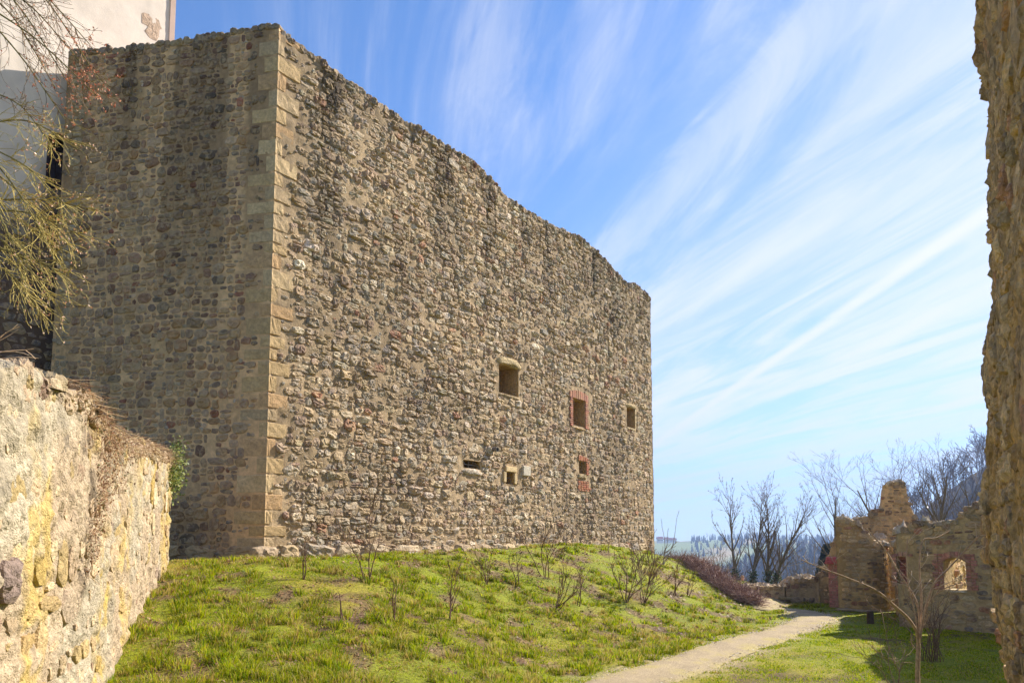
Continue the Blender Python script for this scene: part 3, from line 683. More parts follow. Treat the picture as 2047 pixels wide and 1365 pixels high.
# ------------------------------------------------------------------ the rendered tower beside it
def tower():
    pT = CR+dL*LEN_L-nR*0.5; t0, t1 = -3.2, 3.16
    P0 = pT+dR*t0; mp = linmap(P0, dR, nR); Lg = t1-t0
    tw = thing('plaster_tower', 'tall cream rendered tower rising behind the left end of the castle building', 'tower', (P0[0], P0[1], 1.5))
    wu0, wv0 = plane_uv(90, 372, P0, dR); wu1, wv1 = plane_uv(126, 285, P0, dR); wtop = plane_uv(108, 262, P0, dR)[1]
    hole = (wu0, wu1+.25, wv0, wtop)
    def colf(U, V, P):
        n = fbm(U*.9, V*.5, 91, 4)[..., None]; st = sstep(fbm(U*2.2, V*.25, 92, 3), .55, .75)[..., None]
        low = (1-sstep(V+(fbm(U*1.2, V*.6, 94, 3)-.5)*5, 10.5, 14.0))[..., None]  # dark lower masonry, with the shade of the gap also painted in
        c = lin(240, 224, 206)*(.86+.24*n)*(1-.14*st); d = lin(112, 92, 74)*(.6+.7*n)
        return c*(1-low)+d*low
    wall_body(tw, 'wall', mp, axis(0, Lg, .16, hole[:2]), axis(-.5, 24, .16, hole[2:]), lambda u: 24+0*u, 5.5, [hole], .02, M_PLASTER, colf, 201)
    win = reveal(tw, 'window', mp, hole, .35, M_PLASTER, lin(150, 120, 100)); win['label'] = 'arched window closed by a dark plank shutter'
    n = 4; wd = (hole[1]-hole[0])/n
    for i in range(n):
        V = boxv(mp, hole[0]+i*wd+.008, hole[0]+(i+1)*wd-.008, hole[2]+.02, hole[3]-.42, -.3, -.24-.01*(i % 2))
        put('plank', V, BOXF, M_WOOD, win, np.tile(lin(70, 58, 62), (8, 1)), origin=V.mean(0))
    V = boxv(mp, hole[0]-.02, hole[1]+.02, hole[2]-.02, hole[3]+.02, -.38, -.33); put('back_panel', V, BOXF, M_DARK, win, np.tile(lin(40, 30, 26), (8, 1)), origin=V.mean(0))
    rt = np.random.default_rng(17); RT = bsp(.1, Lg, .5, 11.2, random.Random(17), .36, .24); RT[:, 2:] -= .012; RT = RT[(RT[:, 1] < 10.6+rt.normal(0, .5, len(RT))) & (RT[:, 0]+RT[:, 2] < Lg) & (rt.random(len(RT)) > .15) & ((RT[:, 1]+RT[:, 3] < hole[2]-.1) | (RT[:, 0]+RT[:, 2] < hole[0]-.1) | (RT[:, 0]-RT[:, 2] > hole[1]+.1))]
    add_stones(tw, [(stones(mp, RT, rt, H=(.01, .04)), pick_colors(len(RT), rt, PAL_L)*.62)], nmax=120)
    # spandrels round off the window head
    for sgn in (0, 1):
        u_in = hole[0]-.004 if sgn == 0 else hole[1]+.004; cu = (hole[0]+hole[1])/2; rr = (hole[1]-hole[0])/2; pts = [(u_in, hole[3]+.004)]
        for t in np.linspace(0, math.pi/2, 8): pts.append((cu+(-1 if sgn == 0 else 1)*rr*1.004*math.cos(t), hole[3]-rr+rr*math.sin(t)))
        m = len(pts); V = np.array([np.ravel(mp(np.array(a), np.array(b), np.array(h))) for h in (.0, -.32) for a, b in pts])
        f3 = [(0, k, k+1) for k in range(1, m-1)]+[(m, m+k+1, m+k) for k in range(1, m-1)]; f4 = [(k, k+1, m+k+1, m+k) for k in range(1, m-1)]
        put('spandrel', V, [np.array(f3), np.array(f4)], M_PLASTER, win, np.tile(lin(200, 176, 160), (len(V), 1)))
    rng = np.random.default_rng(8)
    for (px, py, wu, hv) in ((303, 45, .34, .22), (306, 62, .22, .3)):
        u, v = plane_uv(px, py, P0, dR); V = stones(mp, np.array([[u, v, wu, hv]]), rng, H=(.006, .01), pw=(4, 5), tilt=0); f3, f4 = stone_template(11)
        put('quoin', V[0], [f3, f4], M_STONE2, tw, np.tile(lin(204, 176, 150), (V.shape[1], 1)), origin=V[0].mean(0))
    V = boxv(mp, Lg-.12, Lg+.05, 1, 24.2, -.2, .05); put('corner_strip', V, BOXF, M_PLASTER, tw, np.tile(lin(206, 178, 160), (8, 1)), origin=V.mean(0))
tower()

# ------------------------------------------------------------------ old garden wall, left foreground
LW_far = at(338, 1117, 16.2)[:2]; LW_near = gnd(182, 1365, 0.62)[:2]
dG = LW_far-LW_near; LG = np.linalg.norm(dG); dG /= LG; nG = np.array([dG[1], -dG[0]])
if nG[0] < 0: nG = -nG
LW0 = LW_far-dG*15.0                       # starts beside the camera, ends at the mound
mapG = linmap(LW0, dG, nG)
TOPG = [(0, 738), (45, 742), (85, 765), (120, 775), (165, 790), (195, 835), (215, 868), (240, 880), (290, 893), (325, 905), (338, 915)]
tg = np.array([plane_uv(*p, LW0, dG) for p in TOPG])
def topG(u): return np.interp(u, np.r_[0, tg[:, 0]], np.r_[tg[0, 1]+.1, tg[:, 1]])+(fbm(np.asarray(u)*2.5, np.asarray(u)*0, 73, 3)-.5)*.16
def garden_wall():
    g = thing('garden_wall', 'weathered lime plastered rubble wall with yellow lichen in the left foreground', 'wall', (LW0[0], LW0[1], 0))
    rng = np.random.default_rng(61); pr = random.Random(9)
    def lichen(U, V):
        a = np.exp(-((U-7.35-.1*V+(fbm(U*0+2, V*3, 119, 3)-.5)*.5)/.24)**2)*(1-sstep(V, 1.9, 2.7)); b = np.exp(-((U-11.3)/1.2)**2)*sstep(fbm(U*1.6, V*.5, 95, 3), .42, .55)*sstep(V, 2.2, 3.4)*.9
        c = sstep(fbm(U*1.1, V*.5, 96, 3), .54, .66)*.55
        return np.clip(np.maximum.reduce([a, b, c])*sstep(fbm(U*4, V*4, 97, 4), .28, .62)*1.2, 0, .85)[..., None]
    def dark(U, V):
        p = [plane_uv(x, y, LW0, dG) for x, y in ((172, 900), (178, 1010), (172, 1090), (165, 1180), (155, 1240))]
        uu = np.interp(-V, [-q[1] for q in p], [q[0] for q in p]); lo = p[-1][1]
        return (np.exp(-((U-uu)/.28)**2)*sstep(V, lo-.1, lo+.5)*sstep(fbm(U*6, V*6, 98, 3), .35, .6)*.75)[..., None]
    def colf(U, V, P):
        n = fbm(U*2.6, V*2.6, 99, 4)[..., None]; n2 = fbm(U*.8, V*.8, 100, 3)[..., None]
        c = lin(204, 188, 160)*(.56+.52*n); c = c*(1-.35*sstep(n2, .5, .65))+lin(196, 160, 122)*.35*sstep(n2, .5, .65)
        l = lichen(U, V); c = c*(1-l)+lin(206, 174, 86)*l; d = dark(U, V); c = c*(1-d)+lin(78, 64, 50)*d
        return c
    wall_body(g, 'wall', mapG, axis(0, 15, .035), axis(-.4, 5.2, .035), topG, .95, [], .075, M_LIME, colf, 211, ntop=10, hscale=5.5)
    R = bsp(4, 15, .1, 5.0, pr, .42, .3); gp = rng.uniform(.02, .08, len(R)); R[:, 2] = np.maximum(R[:, 2]-gp, .04); R[:, 3] = np.maximum(R[:, 3]-gp*.8, .04)
    R = R[(R[:, 1]+R[:, 3] < topG(R[:, 0])) & (R[:, 0]+R[:, 2] < 15) & (rng.random(len(R)) > .25)]
    V = stones(mapG, R, rng, H=(.003, .026), pw=(2.0, 3.4), jit=.08, rough=.22, tilt=.06, K=16)
    pal = [((204, 180, 146), 6), ((186, 162, 130), 4), ((214, 192, 158), 5), ((168, 152, 130), 2), ((164, 136, 114), 2), ((192, 166, 110), 3), ((146, 132, 118), .7)]
    c = pick_colors(len(R), rng, pal); l = lichen(R[:, 0], R[:, 1])*.8; c = c*(1-l)+lin(190, 156, 66)*l
    # the big purple-grey boulder
    bu, bv = plane_uv(8, 1160, LW0, dG); R3 = np.array([[bu, bv, .2, .17]]); V3 = stones(mapG, R3, rng, H=(.06, .07), tilt=.05, rough=.12, K=16, jit=.06); c3 = lin(146, 126, 114)[None]
    cu = rng.uniform(4, 14.9, 330); ct = np.stack([cu, rng.uniform(.05, .85, 330), rng.uniform(.06, .17, 330), rng.uniform(.06, .15, 330)], 1)
    tm = lambda u, w_, h: tuple(np.array(mapG(u, topG(u)+h, -w_)))
    V4 = stones(tm, ct, rng, H=(.02, .1), tilt=.15, rough=.2, K=16); c4 = pick_colors(330, rng, pal)*.85
    fu = np.arange(4, 14.9, .16); fr = np.stack([fu, topG(fu)-.08, rng.uniform(.09, .2, len(fu)), rng.uniform(.06, .14, len(fu))], 1)
    V5 = stones(mapG, fr, rng, H=(.02, .06), embed=.2, tilt=.12, rough=.25, K=16); c5 = pick_colors(len(fu), rng, pal)*.85
    add_stones(g, [(V, c), (V3, c3), (V4, c4), (V5, c5)], mat=M_LIME, K=16)
garden_wall()

# ------------------------------------------------------------------ ruins on the right
def ruin(name, label, mapf, L, topf, base, T, seed, holes=(), tw=.3, th=.2, H=(.01, .045), col=(176, 152, 112), u0=0.0, shade=None, nmax=MAXP, res=.09, topn=60):
    loc = np.ravel(mapf(np.array((u0+L)/2), np.array(base), np.array(-T/2)))
    g = thing(name, label, 'wall', (loc[0], loc[1], 0)); rng = np.random.default_rng(seed); pr = random.Random(seed)
    cc = lin(*col)
    def colf(U, V, P):
        n = fbm(U*2.0, V*2.0, seed, 4)[..., None]; st = sstep(fbm(U*1.2, V*.4, seed+3, 3), .5, .7)[..., None]
        return cc*(.66+.46*n)*(1-.35*st)
    eu = [x for h in holes for x in h[:2]]; ev = [x for h in holes for x in h[2:4]]
    wall_body(g, 'wall', mapf, axis(u0, L, res, eu), axis(base, 11 if L > 0 else 3, res, ev) if False else axis(base, float(np.max(topf(np.linspace(u0, L, 60))))+.15, res, ev), topf, T, [h[:4] for h in holes], .03, M_MORTAR, colf, seed, ntop=4)
    R = bsp(u0+.05, L, base+.05, float(np.max(topf(np.linspace(u0, L, 60))))+.1, pr, tw, th); gp = rng.uniform(.0, .018, len(R))
    R[:, 2] = np.maximum(R[:, 2]-gp, .03); R[:, 3] = np.maximum(R[:, 3]-gp, .025)
    keep = (R[:, 1]+R[:, 3]*.5 < topf(R[:, 0])) & (R[:, 0]+R[:, 2] < L+.03) & (R[:, 0]-R[:, 2] > u0-.03) & (rng.random(len(R)) > .06)
    for h in holes:
        pad = h[4] if len(h) > 4 else .05
        keep &= ~((R[:, 0]+R[:, 2] > h[0]-pad) & (R[:, 0]-R[:, 2] < h[1]+pad) & (R[:, 1]+R[:, 3] > h[2]-.06) & (R[:, 1]-R[:, 3] < h[3]+pad))
    R = R[keep]; V = stones(mapf, R, rng, H=H); c = pick_colors(len(R), rng, PAL_RUIN)
    cu = rng.uniform(u0+.05, L-.05, topn); ct = np.stack([cu, rng.uniform(.05, T-.08, topn), rng.uniform(.08, .2, topn), rng.uniform(.08, .2, topn)], 1)
    tm = lambda u, w_, h: tuple(np.array(mapf(u, topf(u)+h, -w_)))
    VT = stones(tm, ct, rng, H=(.03, .12)); cT = pick_colors(topn, rng, [((196, 184, 164), 3), ((178, 160, 134), 3)])
    fu = np.arange(u0+.08, L-.05, .17); fr = np.stack([fu, topf(fu)-.03, rng.uniform(.08, .15, len(fu)), rng.uniform(.05, .12, len(fu))], 1)
    VF = stones(mapf, fr, rng, H=(.02, .07), embed=.2); cF = pick_colors(len(fu), rng, PAL_RUIN)
    add_stones(g, [(V, c), (VT, cT), (VF, cF)], nmax=nmax)
    return g, rng
def prof(pts, P0, d, ext=()):
    q = np.array([plane_uv(*p, P0, d) for p in pts]); q = np.concatenate([q, np.array(ext).reshape(-1, 2)]) if len(ext) else q
    q = q[np.argsort(q[:, 0])]
    return lambda u: np.interp(u, q[:, 0], q[:, 1])+(fbm(np.asarray(u)*3.5, np.asarray(u)*0+.3, 77, 3)-.5)*.16
Z6 = lambda x, y: (1600+x/2.814, 880+y/2.814)
# front wall with the arched window
FW0 = gnd(1797, 1251)[:2]; FW1 = gnd(1987, 1266)[:2]; dF = (FW1-FW0)/np.linalg.norm(FW1-FW0); nF = np.array([dF[1], -dF[0]])
if nF[1] > 0: nF = -nF
mapF = linmap(FW0, dF, nF)
LF = np.linalg.norm(FW1-FW0)
topF = prof([Z6(530, 515), Z6(610, 495), Z6(640, 470), Z6(710, 460), Z6(720, 478), Z6(860, 458), Z6(900, 412), Z6(940, 378), Z6(1000, 350)], FW0, dF, [(LF+.35, 4.4), (LF+.8, 5.2), (LF+1.6, 6.0), (LF+2.6, 6.9), (LF+5, 7.4)])
def ruin_front():
    a, c = plane_uv(*Z6(812, 838), FW0, dF); b, d = plane_uv(*Z6(928, 662), FW0, dF); big = (a, b, c, d, .2)
    a2, c2 = plane_uv(*Z6(548, 808), FW0, dF); b2, d2 = plane_uv(*Z6(598, 655), FW0, dF); slit = (a2, b2, c2, d2, .12)
    g, rng = ruin('ruined_wall', 'broken rubble wall with an arched brick window beside the large rough wall at right', mapF, LF+4.6, topF, -.4, .7, 301, holes=(big, slit), tw=.26, th=.15, col=(192, 162, 114))
    for (hole, nm, lab) in ((big, 'window', 'arched window opening with stepped red brick jambs'), (slit, 'niche', 'narrow arched slit walled up with red brick')):
        a, b, c, d, _ = hole; win = reveal(g, nm, mapF, hole[:4], .68 if nm == 'window' else .3, M_LIME, lin(206, 178, 126)); win['label'] = lab
        items = []; v = c; k = 0
        if nm == 'window':
            while v < d+.05:
                e = .05 if k % 4 < 2 else .0
                items.append((a-.21-e, a-.125, v, v+.066)); items.append((a-.115, a-.008, v, v+.066)); items.append((b+.008, b+.115, v, v+.066)); items.append((b+.125, b+.21+e, v, v+.066)); v += .078; k += 1
            n = 9
            for i in range(n):
                uc = a-.02+(b-a+.04)*(i+.5)/n; t = (i+.5)/n*2-1; items.append((uc-.034, uc+.034, d-.10*t*t+.012, d+.17-.08*t*t))
            brick_row(win, mapF, items, -.1, .035, rng, (176, 122, 100))
            # spandrels of the shallow arch
            for sg in (-1, 1):
                pts = [((a if sg < 0 else b)+sg*.003, d+.003)]
                for t in np.linspace(1, .15, 6): pts.append(((a+b)/2+sg*t*(b-a)/2, d-.10*t*t))
                m = len(pts); V = np.array([np.ravel(mapF(np.array(p), np.array(q), np.array(h))) for h in (.0, -.6) for p, q in pts])
                f3 = [(0, i, i+1) for i in range(1, m-1)]+[(m, m+i+1, m+i) for i in range(1, m-1)]; f4 = [(i, i+1, m+i+1, m+i) for i in range(1, m-1)]
                put('spandrel', V, [np.array(f3), np.array(f4)], M_LIME, win, np.tile(lin(176, 150, 108), (len(V), 1)))
            rough_bar(win, 'sill', mapF, a-.05, b+.05, c-.09, c-.004, -.5, .06, M_STONE2, lin(206, 186, 150), rng)
        else:
            while v < d-.02:
                items.append((a+.01, (a+b)/2-.006+(k % 2)*.05, v, v+.062)); items.append(((a+b)/2+.006+(k % 2)*.05, b-.01, v, v+.062)); v += .074; k += 1
            brick_row(win, mapF, items, -.32, -.16, rng, (176, 116, 98)); items = []
            V = boxv(mapF, a-.01, b+.01, c-.01, d+.01, -.4, -.3); put('back_panel', V, BOXF, M_BRICK, win, np.tile(lin(150, 118, 92), (8, 1)), origin=V.mean(0))
            v = c-.05
            while v < d+.03: items.append((a-.13, a-.008, v, v+.066)); v += .078
            for i in range(4): uc = a-.06+i*.12; items.append((uc, uc+.1, d+.012, d+.16-.05*abs(i-1.5)))
            brick_row(win, mapF, items, -.1, .03, rng, (180, 132, 106))
ruin_front()
def added_shade_wall():  # added wall: closes the gap so sun misses the ground before the bay
    p0 = np.array([12.5, 23.85]); p1 = FW0+np.array([.42, .62]); d = (p1-p0)/np.linalg.norm(p1-p0); n = np.array([d[1], -d[0]])
    if n[0] > 0: n = -n
    ruin('added_shade_wall', 'short wall added between the round bay and the arched window wall to shade the ground', linmap(p0, d, n), np.linalg.norm(p1-p0), lambda u: 2.2+0*u+(fbm(np.asarray(u)*3, np.asarray(u)*0, 79, 3)-.5)*.2, -.3, .5, 308, tw=.24, th=.14, col=(206, 172, 120), nmax=60, topn=16)
added_shade_wall()
# sunlit wall seen through the window
def inner_wall():
    p = at(1908, 1150, 22.3)[:2]; d = np.array([.66, .75]); d /= np.linalg.norm(d); n = np.array([d[1], -d[0]])
    ruin('inner_wall', 'sunlit ochre rubble wall seen through the arched window of the ruin', linmap(p-d*1.6, d, n), 3.4, lambda u: 2.55+0*u, -.4, .5, 302, tw=.3, th=.2, col=(226, 190, 128), nmax=40)
inner_wall()
# round bay
BC = gnd(1740, 1222)[:2]+np.array([.03, .95]); BR = 1.0
def mapB(u, v, h):
    a = -2.62+np.asarray(u)/BR; return (BC[0]+(BR+h)*np.cos(a), BC[1]+(BR+h)*np.sin(a), v+0*a)
def bay():
    L = 2.75*BR
    def topb(u):
        a = -2.62+np.asarray(u)/BR
        return np.interp(u/L, [0, .18, .3, .42, .6, .8, 1], [2.95, 2.95, 2.75, 2.35, 2.15, 2.1, 2.5])+(fbm(np.asarray(u)*4, np.asarray(u)*0, 78, 3)-.5)*.15
    g, rng = ruin('ruined_bay', 'round ochre rubble bay of the ruin beside the red brick pier', mapB, L, topb, -.3, .45, 303, tw=.24, th=.13, col=(216, 180, 124), topn=40)
    rr = np.array([[L*.3, -.02, L*.32, .1], [L*.75, -.02, L*.2, .1]]); V = stones(mapB, rr, rng, H=(.1, .13), pw=(5, 6), jit=.03); f3, f4 = stone_template(11)
    for v in V: put('plinth_stone', v, [f3, f4], M_STONE2, g, np.tile(lin(176, 156, 124), (len(v), 1)), origin=v.mean(0))
bay()
# upright wall fragment behind the bay
def fragment():
    Y = 26.0; p0 = at(*Z6(225, 900), Y)[:2]; p1 = at(*Z6(700, 900), Y-.9)[:2]; d = (p1-p0)/np.linalg.norm(p1-p0); n = np.array([d[1], -d[0]])
    if n[1] > 0: n = -n
    pts = [Z6(225, 560), Z6(300, 470), Z6(312, 455), Z6(395, 432), Z6(404, 397), Z6(458, 386), Z6(462, 310), Z6(470, 262), Z6(492, 243), Z6(530, 231), Z6(575, 240), Z6(598, 268), Z6(606, 330), Z6(612, 378), Z6(632, 402), Z6(650, 440), Z6(700, 560)]
    L = np.linalg.norm(p1-p0)
    ruin('wall_fragment', 'tall narrow rubble wall fragment standing up behind the round bay', linmap(p0, d, n), L, prof(pts, p0, d), -.3, .6, 304, tw=.22, th=.13, col=(210, 174, 124), topn=24, res=.07)
fragment()
# low boundary walls
LB = gnd(1484, 1204)[:2]; LB1 = gnd(1640, 1205)[:2]+np.array([.0, .15]); dB = (LB1-LB)/np.linalg.norm(LB1-LB); nB = np.array([dB[1], -dB[0]])
if nB[1] > 0: nB = -nB
def low_walls():
    mp = linmap(LB, dB, nB)
    um = plane_uv(1570, 1203, LB, dB)[0]; L = np.linalg.norm(LB1-LB)
    ruin('boundary_wall', 'low rubble boundary wall with pale flat top next to the bare shrub slope', mp, um-.01, prof([(1484, 1176), (1520, 1174), (1568, 1173)], LB, dB), -.4, .85, 305, tw=.26, th=.2, col=(200, 174, 130), u0=-1.2, topn=46)
    ruin('boundary_wall', 'higher stretch of boundary wall behind the stone block, pale broken coping', linmap(LB+nB*.06, dB, nB), L, prof([(1568, 1170), (1580, 1160), (1600, 1158), (1638, 1157)], LB, dB), -.4, .8, 306, tw=.26, th=.2, col=(200, 174, 130), u0=um+.02, topn=34)
    p0 = LB1+dB*.02+nB*.02; p1 = at(1716, 1203, 26.0)[:2]; d = (p1-p0)/np.linalg.norm(p1-p0); n = np.array([d[1], -d[0]])
    if n[1] > 0: n = -n
    ruin('boundary_wall', 'steeply rising boundary wall running up behind the red brick pier', linmap(p0, d, n), np.linalg.norm(p1-p0), prof([(1638, 1150), (1652, 1128), (1662, 1090), (1672, 1078), (1700, 1060)], p0, d), -.4, .6, 307, tw=.26, th=.2, col=(200, 170, 124), topn=14)
low_walls()
def brick_pier():
    rng = np.random.default_rng(71)
    p0 = at(1658, 1205, 25.4)[:2]; p1 = at(1700, 1206, 25.1)[:2]; d = (p1-p0)/np.linalg.norm(p1-p0); n = np.array([d[1], -d[0]]); L = np.linalg.norm(p1-p0)
    if n[1] > 0: n = -n
    mp = linmap(p0, d, n); zt = plane_uv(1668, 1127, p0, d)[1]
    g = thing('brick_pier', 'square red brick pier with a small red tiled roof beside the round bay', 'pier', (p0[0], p0[1], 0))
    V = boxv(mp, .01, L-.01, -.3, zt, -.7, -.012); put('core', V, BOXF, M_MORTAR, g, np.tile(lin(186, 150, 128), (8, 1)))
    items = []; v = .02; k = 0
    while v < zt-.07:
        u = 0.0-(.0 if k % 2 else .12)
        while u < L:
            items.append((max(u, 0), min(u+.22, L), v, v+.062)); u += .235
        v += .076; k += 1
    items = [i for i in items if i[1]-i[0] > .04]
    brick_row(g, mp, items, -.1, .0, rng, (208, 140, 124))
    # side seen from the left
    rt = 0
    for k in range(3):
        V = boxv(mp, -.1+.02*k, L+.1, zt+.0+.075*k, zt+.09+.075*k, -.85, .14-.09*k); bevel_obj(put('roof_tile', V, BOXF, M_BRICK, g, np.tile(lin(196, 100, 96)*(.9+.1*k), (8, 1)), origin=V.mean(0)), .02, 2)
brick_pier()
# large rough wall close at the right edge
NW_A = at(1984, 1200, 9.3)[:2]; NW_B = at(2060, 1200, 6.6)[:2]; dN = (NW_B-NW_A)/np.linalg.norm(NW_B-NW_A); nN = np.array([dN[1], -dN[0]])
if nN[0] > 0: nN = -nN
def near_wall():
    mp0 = linmap(NW_A, dN, nN)
    sil = np.array([(0, 2016), (60, 2000), (105, 1982), (135, 2004), (190, 1994), (215, 2004), (400, 1996), (600, 1990), (690, 1974), (900, 1966), (1000, 1958), (1100, 1956), (1200, 1962), (1300, 1974), (1365, 1982), (1500, 1996)], float)
    zz = np.array([EYE+ray(1984, y)[2]*NW_A[1]/ray(1984, y)[1] for y in sil[:, 0]]); off = (1984-sil[:, 1]-30)/(F/NW_A[1])
    def mp(u, v, h): # the broken end is ragged: bulges high up, draws back towards the foot
        k = np.interp(v, zz[::-1], off[::-1])*np.exp(-np.maximum(np.asarray(u), 0)/2.2)
        return mp0(u, v, h+k)
    L = 4.6
    g = thing('rough_wall', 'massive rough rubble wall with orange lichen at the right picture edge', 'wall', (NW_A[0], NW_A[1], 0)); rng = np.random.default_rng(81); pr = random.Random(81)
    def lich(U, V): return np.clip(sstep(fbm(U*1.8, V*1.1, 111, 4), .56, .68), 0, 1)[..., None]*.55
    def colf(U, V, P):
        n = fbm(U*2.2, V*2.2, 112, 4)[..., None]; c = lin(216, 178, 122)*(.5+.66*n); l = lich(U, V); m = sstep(fbm(U*.9, V*.9, 114, 3), .5, .65)[..., None]*.35
        c = c*(1-l)+lin(186, 142, 66)*l; return c*(1-m)+lin(110, 102, 60)*m
    wall_body(g, 'wall', mp, axis(0, L, .03), axis(-.4, 11.4, .035), lambda u: 11.2+0*u, 1.0, [], .07, M_ROUGH, colf, 311, hscale=5)
    R = bsp(.02, L, -.2, 11.2, pr, .3, .3); gp = rng.uniform(0, .03, len(R)); R[:, 2] = np.maximum(R[:, 2]-gp, .03); R[:, 3] = np.maximum(R[:, 3]-gp, .03)
    R = R[(R[:, 0]+R[:, 2] < L) & (rng.random(len(R)) > .12)]; V = stones(mp, R, rng, H=(.015, .055), pw=(2.4, 4.5), tilt=.12, rough=.28, K=16, jit=.08); c = pick_colors(len(R), rng, PAL_RUIN)*.8+.3*lin(216, 178, 122); l = lich(R[:, 0], R[:, 1]); c = c*(1-l*.7)+lin(186, 142, 66)*l*.7
    # stones of the broken end make the ragged outline
    ev = np.arange(-.1, 11.2, .2); er = np.stack([rng.uniform(-.02, .05, len(ev)), ev+rng.uniform(-.05, .05, len(ev)), rng.uniform(.07, .15, len(ev)), rng.uniform(.09, .17, len(ev))], 1)
    V2 = stones(mp, er, rng, H=(.02, .06), embed=.3, tilt=.15, K=16); c2 = pick_colors(len(ev), rng, PAL_RUIN)
    add_stones(g, [(V, c), (V2, c2)], mat=M_ROUGH, K=16)
near_wall()
def small_stone_things():
    rng = np.random.default_rng(91)
    p = gnd(1571, 1205)[:2]; b = thing('stone_block', 'squared stone block on the grass before the boundary wall', 'block', (p[0], p[1], 0))
    mp = linmap(p-np.array([.22, 0]), np.array([1., 0]), np.array([0, -1.]))
    V = boxv(mp, .03, .41, -.05, .12, -.36, -.03); bevel_obj(put('base', V, BOXF, M_STONE2, b, np.tile(lin(120, 104, 70), (8, 1))), .02)
    V = boxv(mp, 0, .44, .121, .21, -.4, 0); bevel_obj(put('top_slab', V, BOXF, M_STONE2, b, np.tile(lin(156, 140, 100), (8, 1))), .025, 2)
    p = gnd(1740, 1246)[:2]; t = thing('wooden_post', 'short dark wooden post standing in the grass before the ruin', 'post', (p[0], p[1], 0))
    th = np.arange(12)*2*math.pi/12; V = []
    for (z, r) in ((-.1, .1), (.05, .095), (.3, .09), (.345, .08)): V += [(p[0]+r*math.cos(a)*rng.uniform(.94, 1.05), p[1]+r*math.sin(a)*rng.uniform(.94, 1.05), z) for a in th]
    k = np.arange(12); k2 = (k+1) % 12; Fq = np.concatenate([np.stack([k+12*i, k2+12*i, k2+12*(i+1), k+12*(i+1)], 1) for i in range(3)])
    put('shaft', np.array(V), [Fq], M_WOOD, t, np.tile(lin(84, 66, 50), (48, 1)))
    V = np.array(V[36:]+[(p[0], p[1], .35)]); put('top', V+np.array([0, 0, .002]), np.array([(i, (i+1) % 12, 12) for i in range(12)]), M_WOOD, t, np.tile(lin(120, 96, 70), (13, 1)))
small_stone_things()

